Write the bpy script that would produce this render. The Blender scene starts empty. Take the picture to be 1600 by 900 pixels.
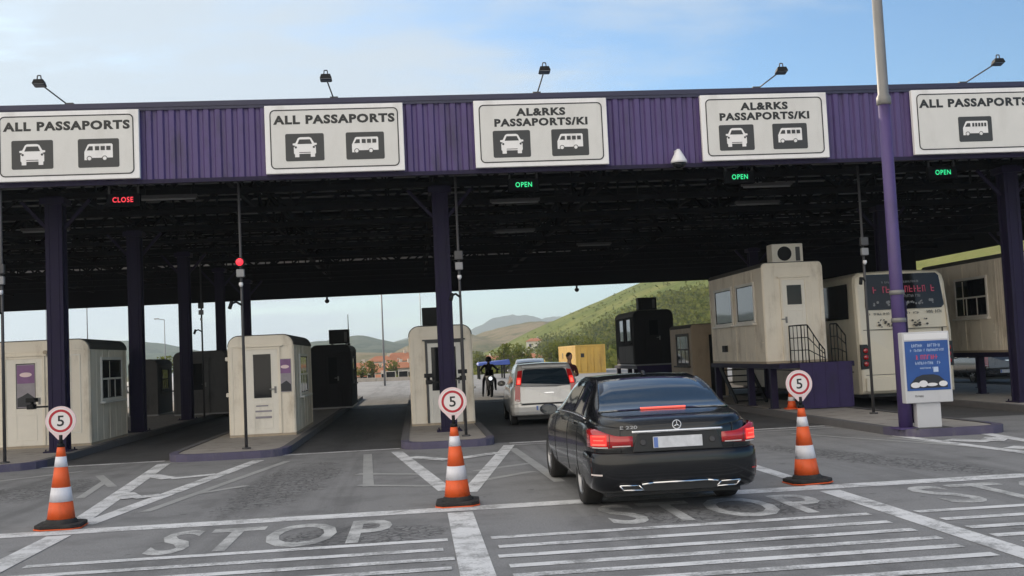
import bpy, bmesh, math, random
from mathutils import Vector, Matrix, noise
random.seed(7)
R = math.radians
SC = bpy.context.scene
COL = SC.collection

# ------------------------------------------------------------------ materials
def nodes_of(name):
    m = bpy.data.materials.new(name); m.use_nodes = True
    nt = m.node_tree; b = nt.nodes['Principled BSDF']
    return m, nt, b

def setin(b, key, val):
    if key in b.inputs: b.inputs[key].default_value = val

def lk(nt, a, b): nt.links.new(a, b)

def math_node(nt, op, a, b=None, c=None, clamp=False):
    n = nt.nodes.new('ShaderNodeMath'); n.operation = op; n.use_clamp = clamp
    for i, v in enumerate((a, b, c)):
        if v is None: continue
        if isinstance(v, (int, float)): n.inputs[i].default_value = v
        else: lk(nt, v, n.inputs[i])
    return n.outputs[0]

def mix_col(nt, f, a, b):
    n = nt.nodes.new('ShaderNodeMix'); n.data_type = 'RGBA'
    if isinstance(f, (int, float)): n.inputs[0].default_value = f
    else: lk(nt, f, n.inputs[0])
    for i, v in ((6, a), (7, b)):
        if isinstance(v, (tuple, list)): n.inputs[i].default_value = (*v[:3], 1)
        else: lk(nt, v, n.inputs[i])
    return n.outputs[2]

def tex_noise(nt, vec, scale, detail=4, rough=.55):
    n = nt.nodes.new('ShaderNodeTexNoise'); n.inputs['Scale'].default_value = scale
    n.inputs['Detail'].default_value = detail; n.inputs['Roughness'].default_value = rough
    lk(nt, vec, n.inputs['Vector']); return n.outputs[0]

def ramp(nt, fac, lo, hi):
    n = nt.nodes.new('ShaderNodeMapRange'); n.inputs[1].default_value = lo; n.inputs[2].default_value = hi
    n.interpolation_type = 'SMOOTHSTEP'; lk(nt, fac, n.inputs[0]); return n.outputs[0]

def mapping(nt, vec, scale):
    n = nt.nodes.new('ShaderNodeMapping'); n.inputs['Scale'].default_value = scale
    lk(nt, vec, n.inputs['Vector']); return n.outputs[0]

def objco(nt):
    return nt.nodes.new('ShaderNodeTexCoord').outputs['Object']

def pmat(name, col, rough=.6, metal=0., var=.12, scale=3., bump=0., bscale=60., coat=0., dirt=None, dirt_amt=.5, dirt_scale=2.5, spec=.5):
    m, nt, b = nodes_of(name)
    co = objco(nt)
    n1 = tex_noise(nt, co, scale, 5)
    c = mix_col(nt, n1, [v * (1 - var) for v in col], [min(1, v * (1 + var)) for v in col])
    if dirt:
        n2 = ramp(nt, tex_noise(nt, mapping(nt, co, (1, 1, .35)), dirt_scale, 7, .68), .48, .74)
        c = mix_col(nt, math_node(nt, 'MULTIPLY', n2, dirt_amt), c, dirt)
    lk(nt, c, b.inputs['Base Color'])
    b.inputs['Roughness'].default_value = rough; b.inputs['Metallic'].default_value = metal
    setin(b, 'Coat Weight', coat); setin(b, 'Coat Roughness', .06); setin(b, 'Specular IOR Level', spec)
    if rough > .12 and metal < .9:
        rr = nt.nodes.new('ShaderNodeMapRange'); rr.inputs[3].default_value = max(.03, rough - .08); rr.inputs[4].default_value = min(1, rough + .1)
        lk(nt, n1, rr.inputs[0]); lk(nt, rr.outputs[0], b.inputs['Roughness'])
    if bump:
        bn = nt.nodes.new('ShaderNodeBump'); bn.inputs['Strength'].default_value = bump; bn.inputs['Distance'].default_value = .01
        lk(nt, tex_noise(nt, co, bscale, 6), bn.inputs['Height']); lk(nt, bn.outputs[0], b.inputs['Normal'])
    return m

def emat(name, col, strength):
    m, nt, b = nodes_of(name)
    b.inputs['Base Color'].default_value = (*[v * .3 for v in col], 1)
    setin(b, 'Emission Color', (*col, 1)); setin(b, 'Emission Strength', strength)
    b.inputs['Roughness'].default_value = .3
    return m

def leaf_mat(name, dark, light, scale=.6):
    m, nt, b = nodes_of(name)
    co = objco(nt)
    f = ramp(nt, tex_noise(nt, co, scale, 6, .65), .3, .7)
    c = mix_col(nt, f, dark, light)
    nt.nodes.remove(b)
    d = nt.nodes.new('ShaderNodeBsdfDiffuse'); t = nt.nodes.new('ShaderNodeBsdfTranslucent'); mx = nt.nodes.new('ShaderNodeMixShader')
    mx.inputs[0].default_value = .35
    lk(nt, c, d.inputs[0]); lk(nt, c, t.inputs[0]); lk(nt, d.outputs[0], mx.inputs[1]); lk(nt, t.outputs[0], mx.inputs[2])
    out = [n for n in nt.nodes if n.type == 'OUTPUT_MATERIAL'][0]
    lk(nt, mx.outputs[0], out.inputs[0]); return m

# ------------------------------------------------------------------ mesh builder
class MB:
    def __init__(s): s.bm = bmesh.new()
    def face(s, pts, mi=0):
        try:
            f = s.bm.faces.new([s.bm.verts.new(p) for p in pts]); f.material_index = mi; return f
        except ValueError: return None
    def hexa(s, p, mi=0):                       # 8 points: bottom 4 then top 4
        v = [s.bm.verts.new(q) for q in p]
        for a in ((3, 2, 1, 0), (4, 5, 6, 7), (0, 1, 5, 4), (1, 2, 6, 5), (2, 3, 7, 6), (3, 0, 4, 7)):
            s.bm.faces.new([v[i] for i in a]).material_index = mi
        return s
    def box(s, x0, x1, y0, y1, z0, z1, mi=0):
        return s.hexa([(x0, y0, z0), (x1, y0, z0), (x1, y1, z0), (x0, y1, z0), (x0, y0, z1), (x1, y0, z1), (x1, y1, z1), (x0, y1, z1)], mi)
    def bar(s, a, b, w, h=None, mi=0):
        a, b = Vector(a), Vector(b); h = h or w; d = (b - a).normalized()
        up = Vector((0, 0, 1)) if abs(d.z) < .95 else Vector((0, 1, 0))
        x = d.cross(up).normalized() * w / 2; z = x.cross(d).normalized() * h / 2
        return s.hexa([a - x - z, a + x - z, b + x - z, b - x - z, a - x + z, a + x + z, b + x + z, b - x + z], mi)
    def cyl(s, a, b, r0, r1=None, seg=14, mi=0, caps=True):
        a, b = Vector(a), Vector(b); r1 = r0 if r1 is None else r1; d = (b - a).normalized()
        up = Vector((0, 0, 1)) if abs(d.z) < .9 else Vector((1, 0, 0))
        x = d.cross(up).normalized(); y = d.cross(x)
        ra = [s.bm.verts.new(a + (x * math.cos(t) + y * math.sin(t)) * r0) for t in [2 * math.pi * i / seg for i in range(seg)]]
        rb = [s.bm.verts.new(b + (x * math.cos(t) + y * math.sin(t)) * r1) for t in [2 * math.pi * i / seg for i in range(seg)]]
        for i in range(seg):
            f = s.bm.faces.new([ra[i], rb[i], rb[(i + 1) % seg], ra[(i + 1) % seg]]); f.material_index = mi; f.smooth = True
        if caps:
            s.bm.faces.new(ra).material_index = mi; s.bm.faces.new(rb[::-1]).material_index = mi
        return s
    def tube(s, pts, r, seg=8, mi=0):
        for a, b in zip(pts[:-1], pts[1:]): s.cyl(a, b, r, r, seg, mi)
        return s
    def lathe(s, prof, c=(0, 0, 0), seg=24, mi=0, axis='z', caps=True):
        rings = []
        for r, z in prof:
            ring = []
            for i in range(seg):
                t = 2 * math.pi * i / seg; u, v = r * math.cos(t), r * math.sin(t)
                p = (u, v, z) if axis == 'z' else ((u, z, v) if axis == 'y' else (z, u, v))
                ring.append(s.bm.verts.new(Vector(p) + Vector(c)))
            rings.append(ring)
        for a, b in zip(rings[:-1], rings[1:]):
            for i in range(seg):
                f = s.bm.faces.new([a[i], a[(i + 1) % seg], b[(i + 1) % seg], b[i]]); f.material_index = mi; f.smooth = True
        if caps and prof[0][0] > 1e-4: s.bm.faces.new(rings[0][::-1]).material_index = mi
        if caps and prof[-1][0] > 1e-4: s.bm.faces.new(rings[-1]).material_index = mi
        return s
    def prism(s, pts, a, b, axis='y', mi=0):     # 2-D polygon swept along an axis; pts are (x,z) for y, (x,y) for z, (y,z) for x
        def P(p, t): return (p[0], t, p[1]) if axis == 'y' else ((p[0], p[1], t) if axis == 'z' else (t, p[0], p[1]))
        va = [s.bm.verts.new(P(p, a)) for p in pts]; vb = [s.bm.verts.new(P(p, b)) for p in pts]
        n = len(pts)
        for i in range(n): s.bm.faces.new([va[i], va[(i + 1) % n], vb[(i + 1) % n], vb[i]]).material_index = mi
        s.bm.faces.new(va[::-1]).material_index = mi; s.bm.faces.new(vb).material_index = mi
        return s
    def ring(s, outer, inner, y, mi=0, thick=0):         # flat frame in the xz plane facing -y
        n = len(outer)
        vo = [s.bm.verts.new((p[0], y, p[1])) for p in outer]; vi = [s.bm.verts.new((p[0], y, p[1])) for p in inner]
        for i in range(n): s.bm.faces.new([vo[i], vo[(i + 1) % n], vi[(i + 1) % n], vi[i]]).material_index = mi
        return s
    def grid(s, fn, nu, nv, mi=0, smooth=True, closed_v=False):
        V = [[s.bm.verts.new(fn(i / nu, j / nv)) for j in range(nv if closed_v else nv + 1)] for i in range(nu + 1)]
        m = nv if closed_v else nv + 1
        for i in range(nu):
            for j in range(nv):
                f = s.bm.faces.new([V[i][j], V[i + 1][j], V[i + 1][(j + 1) % m], V[i][(j + 1) % m]]); f.material_index = mi; f.smooth = smooth
        return V
    def add_mesh(s, me, M=Matrix(), mi=0):
        off = len(s.bm.verts); vs = [s.bm.verts.new(M @ v.co) for v in me.vertices]
        for p in me.polygons:
            try: s.bm.faces.new([vs[i] for i in p.vertices]).material_index = mi
            except ValueError: pass
        return s
    def done(s, name, mat, parent=None, bevel=0., smooth=None, fix=True, segs=2):
        if fix: bmesh.ops.recalc_face_normals(s.bm, faces=s.bm.faces[:])
        me = bpy.data.meshes.new(name); s.bm.to_mesh(me); s.bm.free()
        for m in (mat if isinstance(mat, (list, tuple)) else [mat]): me.materials.append(m)
        if smooth is not None:
            for p in me.polygons: p.use_smooth = smooth
        o = bpy.data.objects.new(name, me); COL.objects.link(o)
        if parent: o.parent = parent
        if bevel:
            md = o.modifiers.new('bevel', 'BEVEL'); md.width = bevel; md.segments = segs; md.limit_method = 'ANGLE'; md.angle_limit = R(40)
        return o

def rrect(cx, cz, w, h, r, n=5):
    P = []
    for (sx, sz, a0) in ((1, 1, 0), (-1, 1, 90), (-1, -1, 180), (1, -1, 270)):
        for k in range(n + 1):
            t = R(a0 + 90 * k / n); P.append((cx + sx * (w / 2 - r) + r * math.cos(t), cz + sz * (h / 2 - r) + r * math.sin(t)))
    return P
def disc(cx, cz, r, n=32): return [(cx + r * math.cos(2 * math.pi * i / n), cz + r * math.sin(2 * math.pi * i / n)) for i in range(n)]

_tc = {}
def text_mesh(s, size, width=None, bold=.02, space=1.0, depth=0.):
    key = (s, size, width, bold, space, depth)
    if key in _tc: return _tc[key]
    cu = bpy.data.curves.new('lettering', 'FONT'); cu.body = s; cu.size = size; cu.offset = bold * size; cu.space_character = space
    cu.align_x = 'CENTER'; cu.align_y = 'CENTER'; cu.fill_mode = 'BOTH'; cu.extrude = depth; cu.resolution_u = 3
    o = bpy.data.objects.new('lettering', cu); COL.objects.link(o)
    dg = bpy.context.evaluated_depsgraph_get(); me = bpy.data.meshes.new_from_object(o.evaluated_get(dg))
    bpy.data.objects.remove(o); bpy.data.curves.remove(cu)
    xs = [v.co.x for v in me.vertices]; ys = [v.co.y for v in me.vertices]
    cx, cy = (min(xs) + max(xs)) / 2, (min(ys) + max(ys)) / 2
    k = width / (max(xs) - min(xs)) if width else 1
    h = size / (max(ys) - min(ys))                        # size = exact letter height
    for v in me.vertices: v.co.x = (v.co.x - cx) * k; v.co.y = (v.co.y - cy) * h
    _tc[key] = me; return me
def face_front(x, y, z):                                  # puts text on a plane facing -y
    return Matrix(((1, 0, 0, x), (0, 0, -1, y), (0, 1, 0, z), (0, 0, 0, 1)))

def empty(name, loc=(0, 0, 0), rz=0.):
    o = bpy.data.objects.new(name, None); COL.objects.link(o); o.location = loc; o.rotation_euler = (0, 0, rz); o.empty_display_size = .2
    return o
def tag(o, label=None, cat=None, group=None, kind=None):
    if label: o['label'] = label
    if cat: o['category'] = cat
    if group: o['group'] = group
    if kind: o['kind'] = kind
    return o
def thing(name, label, cat, loc=(0, 0, 0), rz=0., group=None): return tag(empty(name, loc, rz), label, cat, group)
def struct(mb, name, mat, **k): return tag(mb.done(name, mat, **k), kind='structure')
def copy_tree(o, parent=None):
    c = o.copy(); COL.objects.link(c)
    if parent: c.parent = parent
    for ch in [q for q in COL.objects if q.parent == o]: copy_tree(ch, c)
    return c
def baked(o):                                             # apply the modifiers of o without operators
    bpy.context.view_layer.update()
    dg = bpy.context.evaluated_depsgraph_get(); me = bpy.data.meshes.new_from_object(o.evaluated_get(dg))
    o.modifiers.clear(); o.data = me; return o
def cr(p0, p1, p2, p3, t):
    return .5 * ((2 * p1) + (-p0 + p2) * t + (2 * p0 - 5 * p1 + 4 * p2 - p3) * t * t + (-p0 + 3 * p1 - 3 * p2 + p3) * t ** 3)
def sstep(a, b, x):
    t = max(0., min(1., (x - a) / (b - a))); return t * t * (3 - 2 * t)
# ------------------------------------------------------------------ exposure and sky
EXPOSURE = .45
SKY_GAIN = 1.0; SKY_TINT = (.76, 1.0, 1.18)
CLOUD_LO, CLOUD_HI, CLOUD_DY = .30, .56, .05
CLOUD_TOP_FILL = .5
CLOUD_FRONT = (5.0, 5.6, 6.2); CLOUD_BACK_FILL = (14., 12.9, 11.3); HORIZON_COL = (4.2, 5.2, 5.5)
HAZE = 3e-4
# ------------------------------------------------------------------ palette
M = {}
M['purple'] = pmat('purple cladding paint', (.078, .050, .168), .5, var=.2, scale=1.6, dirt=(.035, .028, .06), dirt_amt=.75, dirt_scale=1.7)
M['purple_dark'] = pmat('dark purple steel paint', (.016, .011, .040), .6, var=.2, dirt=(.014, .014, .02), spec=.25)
M['apron_shaded'] = pmat('platform purple darkened for shade', (.034, .022, .080), .6, var=.2, dirt=(.02, .018, .03), spec=.3)  # darker copy of the purple, with shade put into its colour
M['navy'] = pmat('dark navy flashing', (.022, .022, .06), .45)
M['truss'] = pmat('black truss paint', (.009, .0085, .011), .8, spec=.1)
M['deck'] = pmat('grey roof decking', (.5, .5, .51), .85, var=.3, scale=.8, spec=.1)
M['sign_white'] = pmat('white sign enamel', (.84, .82, .815), .4, var=.04, dirt=(.5, .48, .46), dirt_amt=.4)
M['sign_face'] = pmat('sign face', (.69, .675, .65), .45, var=.06, dirt=(.55, .53, .5), dirt_amt=.4)
M['ink'] = pmat('black sign ink', (.016, .017, .018), .5, var=.1)
M['picto'] = pmat('charcoal pictogram', (.042, .043, .045), .5, var=.1)
M['cream'] = pmat('cream booth panel', (.83, .75, .625), .5, var=.10, scale=2, bump=.15, bscale=14, dirt=(.38, .30, .21), dirt_amt=.6, dirt_scale=2.2)
M['cream_light'] = pmat('pale cream door paint', (.82, .77, .68), .5, var=.06, dirt=(.45, .4, .33), dirt_amt=.35)
M['tan'] = pmat('weathered tan cabin panel', (.42, .34, .25), .6, var=.12, dirt=(.22, .17, .12), dirt_amt=.5)
M['shaded_booth'] = pmat('booth panel darkened for shade', (.11, .108, .108), .7, var=.15, dirt=(.04, .04, .043), spec=.15)  # rear-row booth colour with the canopy's shade painted in
M['deep_shade_booth'] = pmat('booth panel darkened for deep shade', (.030, .0295, .032), .8, var=.2, spec=.08)  # darker still: deep shade under the canopy painted into the panel
M['white_pvc'] = pmat('white window frame', (.75, .72, .66), .4, var=.05, dirt=(.5, .46, .4), dirt_amt=.3)
M['roof_grey'] = pmat('dark roof membrane', (.07, .065, .06), .8, var=.3)
M['glass'] = pmat('dark window glass', (.010, .011, .013), .06, var=.1, spec=.3)
M['glass_sky'] = pmat('pale reflective window glass', (.06, .075, .09), .04, var=.2, spec=1.)
M['black'] = pmat('black plastic', (.010, .010, .011), .6, var=.2, spec=.25)
M['rubber'] = pmat('black rubber', (.018, .017, .017), .8, var=.3, bump=.3, dirt=(.07, .065, .06), dirt_amt=.5)
M['grey_metal'] = pmat('grey painted metal', (.25, .25, .26), .45, metal=.2, var=.15)
M['dark_metal'] = pmat('dark grey pole paint', (.06, .058, .062), .5, var=.2)
M['galv'] = pmat('galvanised steel', (.21, .205, .20), .5, metal=.2, var=.15, scale=5)
M['chrome'] = pmat('polished chrome', (.8, .8, .82), .12, metal=1., var=.03)
M['white_plastic'] = pmat('white plastic', (.75, .74, .76), .35, var=.05)
M['orange'] = pmat('fluorescent orange vinyl', (.80, .115, .022), .5, var=.1, dirt=(.4, .07, .02), dirt_amt=.4, dirt_scale=9)
M['refl_white'] = pmat('reflective white band', (.74, .73, .78), .4, var=.06, dirt=(.5, .48, .5), dirt_amt=.4, dirt_scale=12)
M['disc_pink'] = pmat('faded pinkish white sign plate', (.80, .62, .62), .45, var=.05)
M['disc_white'] = pmat('white sign centre', (.80, .74, .72), .45, var=.04)
M['red'] = pmat('red sign ring', (.45, .015, .03), .45, var=.1)
M['concrete'] = pmat('island concrete', (.36, .33, .30), .85, var=.16, scale=2, bump=.4, dirt=(.15, .135, .125), dirt_amt=.7)
M['kerb_purple'] = pmat('worn purple kerb paint', (.095, .085, .14), .8, var=.3, scale=3, bump=.4, dirt=(.16, .15, .16), dirt_amt=.8, dirt_scale=4)
M['kerb'] = pmat('dark kerb stone', (.12, .115, .12), .85, var=.25, scale=4, bump=.4)
M['bus_white'] = pmat('dusty white bus paint', (.80, .735, .60), .35, coat=.3, var=.05, dirt=(.36, .30, .21), dirt_amt=.55, dirt_scale=1.1)
M['car_black'] = pmat('black car paint', (.005, .0055, .0075), .22, coat=.6, var=.1, spec=.25)
M['trim_black'] = pmat('black car trim', (.012, .012, .013), .4, var=.1)
M['car_silver'] = pmat('silver car paint', (.66, .645, .62), .3, metal=.25, coat=.8, var=.05, dirt=(.36, .33, .29), dirt_amt=.4)
M['car_white'] = pmat('white car paint', (.75, .75, .76), .3, coat=.8, var=.04)
M['car_dark'] = pmat('dark car paint', (.02, .02, .025), .25, coat=1.)
M['car_glass'] = pmat('car glass with painted sky tint', (.016, .027, .038), .03, var=.3, coat=1., spec=.9)  # bluish base stands in for the sky reflected in the glass
M['lens_red'] = pmat('red lamp lens', (.42, .012, .014), .15, coat=1., var=.25, scale=18)
M['lens_glow'] = emat('lit brake lamp', (1., .035, .03), .75)
M['lens_hot'] = emat('lit lamp core', (1., .13, .09), 1.1)
M['lens_white'] = pmat('white reversing lens', (.7, .62, .6), .15, coat=1.)
M['rim'] = pmat('alloy rim', (.30, .30, .31), .3, metal=.9, var=.1)
M['plate'] = pmat('worn number plate', (.62, .63, .66), .4, var=.35, scale=16)
M['plate_blue'] = pmat('blue plate band', (.12, .2, .5), .4)
M['led_red'] = emat('red led', (1., .03, .06), .8)
M['led_green'] = emat('green led', (.03, 1., .36), .6)
M['led_lamp'] = emat('red signal lamp', (1., .03, .05), 1.2)
M['led_white'] = emat('small white indicator', (.9, .95, 1.), .8)
M['led_case'] = pmat('led case', (.004, .004, .005), .9, spec=.02)
M['poster_blue'] = pmat('blue poster print', (.020, .078, .29), .35, var=.35, scale=2.2)
M['poster_pale'] = pmat('pale poster print', (.45, .55, .75), .4, var=.2)
M['poster_red'] = pmat('red poster print', (.55, .06, .12), .4, var=.2)
M['poster_dark'] = pmat('dark poster print', (.02, .022, .03), .4, var=.2)
M['poster_purple'] = pmat('purple poster print', (.22, .10, .24), .45, var=.35, scale=4)
M['poster_grey'] = pmat('grey poster print', (.30, .27, .30), .45, var=.3, scale=6)
M['kiosk'] = pmat('light grey kiosk paint', (.56, .56, .58), .4, var=.06, dirt=(.38, .37, .37), dirt_amt=.4)
M['cont_yellow'] = pmat('yellow container paint', (.58, .36, .07), .5, var=.12, dirt=(.3, .18, .06), dirt_amt=.5, dirt_scale=.8)
M['tarp_blue'] = pmat('blue awning cloth', (.045, .09, .36), .6, var=.3, scale=1.5)
M['house_wall'] = pmat('house render', (.55, .49, .42), .8, var=.12, scale=.3)
M['house_white'] = pmat('white house render', (.72, .68, .62), .8, var=.1, scale=.3)
M['roof_tile'] = pmat('orange clay roof tiles', (.42, .15, .065), .8, var=.3, scale=.8)
M['bark'] = pmat('bark', (.09, .065, .045), .9, var=.3, scale=6, bump=.5)
M['leaf_a'] = leaf_mat('leaves olive', (.06, .085, .022), (.21, .22, .06))
M['leaf_b'] = leaf_mat('leaves green', (.055, .08, .018), (.21, .22, .05))
M['cloth_black'] = pmat('black clothing', (.012, .011, .014), .85, var=.25, scale=14)
M['cloth_maroon'] = pmat('maroon clothing', (.09, .018, .022), .85, var=.25, scale=14)
M['skin'] = pmat('skin', (.42, .25, .18), .55, var=.08)
M['hair'] = pmat('dark hair', (.012, .009, .008), .6)

def road_mat(name, base, tracks, patches, wear=.2):
    m, nt, b = nodes_of(name)
    co = objco(nt)
    sep = nt.nodes.new('ShaderNodeSeparateXYZ'); lk(nt, co, sep.inputs[0]); X, Y = sep.outputs[0], sep.outputs[1]
    fine = tex_noise(nt, co, 55, 5, .8); med = tex_noise(nt, co, 1.3, 7, .62); big = tex_noise(nt, co, .22, 4)
    c = mix_col(nt, ramp(nt, fine, .34, .66), [v * .70 for v in base], [v * 1.26 for v in base])
    c = mix_col(nt, math_node(nt, 'MULTIPLY', ramp(nt, med, .45, .66), .6), c, [v * .60 for v in base])
    c = mix_col(nt, math_node(nt, 'MULTIPLY', ramp(nt, big, .45, .65), .35), c, [v * 1.25 for v in base])
    grit = tex_noise(nt, co, 13, 5, .75)
    c = mix_col(nt, math_node(nt, 'MULTIPLY', ramp(nt, grit, .50, .68), .4), c, [v * .62 for v in base])
    st = tex_noise(nt, mapping(nt, co, (2.6, .16, 1)), 1., 6, .6)
    for x in tracks:                                     # rubber and oil laid down along the wheel tracks
        d = math_node(nt, 'ABSOLUTE', math_node(nt, 'SUBTRACT', X, x))
        k = math_node(nt, 'SUBTRACT', 1., ramp(nt, d, .1, .75))
        k = math_node(nt, 'MULTIPLY', math_node(nt, 'MULTIPLY', k, ramp(nt, st, .38, .68)), .55)
        c = mix_col(nt, k, c, [v * .42 for v in base])
    vo = nt.nodes.new('ShaderNodeTexVoronoi'); vo.feature = 'DISTANCE_TO_EDGE'; vo.inputs['Scale'].default_value = 6.5
    dn = nt.nodes.new('ShaderNodeVectorMath'); dn.operation = 'ADD'
    nz = nt.nodes.new('ShaderNodeTexNoise'); nz.inputs['Scale'].default_value = 3; lk(nt, co, nz.inputs['Vector'])
    lk(nt, co, dn.inputs[0]); sc = nt.nodes.new('ShaderNodeVectorMath'); sc.operation = 'SCALE'; sc.inputs['Scale'].default_value = .5
    lk(nt, nz.outputs['Color'], sc.inputs[0]); lk(nt, sc.outputs[0], dn.inputs[1]); lk(nt, dn.outputs[0], vo.inputs['Vector'])
    line = math_node(nt, 'SUBTRACT', 1., ramp(nt, vo.outputs['Distance'], .01, .11))
    for (px, py, sx, sy, ang) in patches:                # alligator cracking
        ca, sa = math.cos(R(ang)), math.sin(R(ang))
        dx = math_node(nt, 'SUBTRACT', X, px); dy = math_node(nt, 'SUBTRACT', Y, py)
        u = math_node(nt, 'ADD', math_node(nt, 'MULTIPLY', dx, ca / sx), math_node(nt, 'MULTIPLY', dy, sa / sx))
        v = math_node(nt, 'ADD', math_node(nt, 'MULTIPLY', dx, -sa / sy), math_node(nt, 'MULTIPLY', dy, ca / sy))
        q = math_node(nt, 'ADD', math_node(nt, 'MULTIPLY', u, u), math_node(nt, 'MULTIPLY', v, v))
        q = math_node(nt, 'ADD', q, math_node(nt, 'MULTIPLY', math_node(nt, 'SUBTRACT', med, .5), 2.2))
        k = math_node(nt, 'SUBTRACT', 1., ramp(nt, q, .35, 1.))
        c = mix_col(nt, math_node(nt, 'MULTIPLY', math_node(nt, 'MULTIPLY', k, line), .75), c, [v * .16 for v in base])
        c = mix_col(nt, math_node(nt, 'MULTIPLY', math_node(nt, 'MULTIPLY', k, ramp(nt, grit, .42, .62)), .7), c, [v * .38 for v in base])
    oil = tex_noise(nt, co, 4.6, 2, .4)
    c = mix_col(nt, math_node(nt, 'MULTIPLY', ramp(nt, oil, .70, .76), .6), c, [v * .4 for v in base])
    lk(nt, c, b.inputs['Base Color']); b.inputs['Roughness'].default_value = .82; setin(b, 'Specular IOR Level', .35)
    bn = nt.nodes.new('ShaderNodeBump'); bn.inputs['Strength'].default_value = .35; bn.inputs['Distance'].default_value = .006
    lk(nt, fine, bn.inputs['Height']); lk(nt, bn.outputs[0], b.inputs['Normal'])
    return m
M['asphalt'] = road_mat('worn grey asphalt', (.245, .243, .246), (-2.4, -1.1, 2.0, 3.3, 6.2, 7.6, -6.6, -5.4),
                        ((-2.0, 16.5, .75, 3.6, -4), (6.6, 15.6, .55, 3.3, 14), (-5.9, 17.5, 1.0, 1.6, 0), (-.6, 11.3, 1.0, .8, 0), (3.4, 11.4, 1.5, .6, 5)))
M['asphalt_shaded'] = road_mat('lane asphalt darkened for shade', (.082, .081, .084), (-1.6, 3.0, 6.4, -6.2), ((-1.5, 26, .6, 2, 0),))  # darker lane asphalt, with the canopy's shade put into its colour

def paint_mat(name, col, under, thr):
    m, nt, b = nodes_of(name)
    co = objco(nt)
    w = tex_noise(nt, co, 2.2, 8, .72); f = tex_noise(nt, co, 38, 4, .7)
    k = ramp(nt, math_node(nt, 'ADD', math_node(nt, 'MULTIPLY', w, .7), math_node(nt, 'MULTIPLY', f, .3)), thr - .05, thr + .12)
    c = mix_col(nt, k, col, under)
    c = mix_col(nt, math_node(nt, 'MULTIPLY', ramp(nt, tex_noise(nt, mapping(nt, co, (1.5, .3, 1)), 1.4, 5), .4, .7), .35), c, [v * .62 for v in col])
    lk(nt, c, b.inputs['Base Color']); b.inputs['Roughness'].default_value = .75
    return m
M['paint'] = paint_mat('white road paint', (.74, .74, .75), (.26, .26, .26), .50)
M['paint_worn'] = paint_mat('faded road paint', (.58, .58, .575), (.26, .26, .26), .47)
M['paint_ghost'] = paint_mat('ghost of old road paint', (.38, .38, .375), (.30, .30, .30), .5)

def terrain_mat(name, cols, scale, detail=8):
    m, nt, b = nodes_of(name)
    co = objco(nt)
    a = tex_noise(nt, co, scale, detail, .6); d = tex_noise(nt, co, scale * 5.3, detail, .65); e = tex_noise(nt, co, scale * 22, 4, .6)
    c = mix_col(nt, ramp(nt, a, .38, .62), cols[0], cols[1])
    c = mix_col(nt, math_node(nt, 'MULTIPLY', ramp(nt, d, .48, .66), .85), c, cols[2])
    c = mix_col(nt, math_node(nt, 'MULTIPLY', ramp(nt, e, .5, .7), .5), c, cols[3])
    lk(nt, c, b.inputs['Base Color']); b.inputs['Roughness'].default_value = 1.; setin(b, 'Specular IOR Level', 0.)
    return m
M['meadow'] = terrain_mat('dry meadow', (( .10, .10, .04), (.17, .15, .075), (.06, .07, .025), (.2, .18, .11)), .02)
M['hill_green'] = terrain_mat('grassy hillside', ((.125, .155, .045), (.195, .205, .07), (.08, .105, .03), (.25, .235, .11)), .018)
M['hill_mid'] = terrain_mat('scrub hills', ((.06, .085, .05), (.115, .125, .085), (.03, .05, .03), (.16, .155, .12)), .006)
M['hill_tan'] = terrain_mat('tan ridge', ((.24, .19, .12), (.17, .15, .08), (.09, .1, .045), (.28, .23, .16)), .012)
M['hill_far'] = terrain_mat('far mountain scrub', ((.07, .08, .06), (.12, .12, .09), (.05, .06, .04), (.14, .13, .1)), .002)
# ------------------------------------------------------------------ camera
cd = bpy.data.cameras.new('camera'); cam = bpy.data.objects.new('camera', cd); COL.objects.link(cam); SC.camera = cam
F_PX, PITCH, YAW, ROLL, CAM_H = 1684.64, .0617, .0913, -.046, 1.777
cd.sensor_width = 36; cd.lens = 36 * F_PX / 1600; cd.clip_end = 9000; cd.clip_start = .1
cp, sp, cy_, sy_ = math.cos(PITCH), math.sin(PITCH), math.cos(YAW), math.sin(YAW)
Fv = Vector((sy_ * cp, cy_ * cp, sp)); Rv = Vector((cy_, -sy_, 0)); Uv = Rv.cross(Fv)
R2 = math.cos(ROLL) * Rv + math.sin(ROLL) * Uv; U2 = -math.sin(ROLL) * Rv + math.cos(ROLL) * Uv
cam.matrix_world = Matrix(((R2.x, U2.x, -Fv.x, 0), (R2.y, U2.y, -Fv.y, 0), (R2.z, U2.z, -Fv.z, CAM_H), (0, 0, 0, 1)))

# ------------------------------------------------------------------ light
SUN_EL, SUN_AZ = 21., -32.                               # azimuth clockwise from +y (straight ahead)
sd = Vector((math.sin(R(SUN_AZ)) * math.cos(R(SUN_EL)), math.cos(R(SUN_AZ)) * math.cos(R(SUN_EL)), math.sin(R(SUN_EL))))
sl = bpy.data.lights.new('sun', 'SUN'); sl.energy = 3.2; sl.angle = R(.6); sl.color = (1., .86, .68)
so = bpy.data.objects.new('sun', sl); COL.objects.link(so); so.rotation_euler = sd.to_track_quat('Z', 'Y').to_euler(); so.location = (-40, 60, 60)

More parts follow.
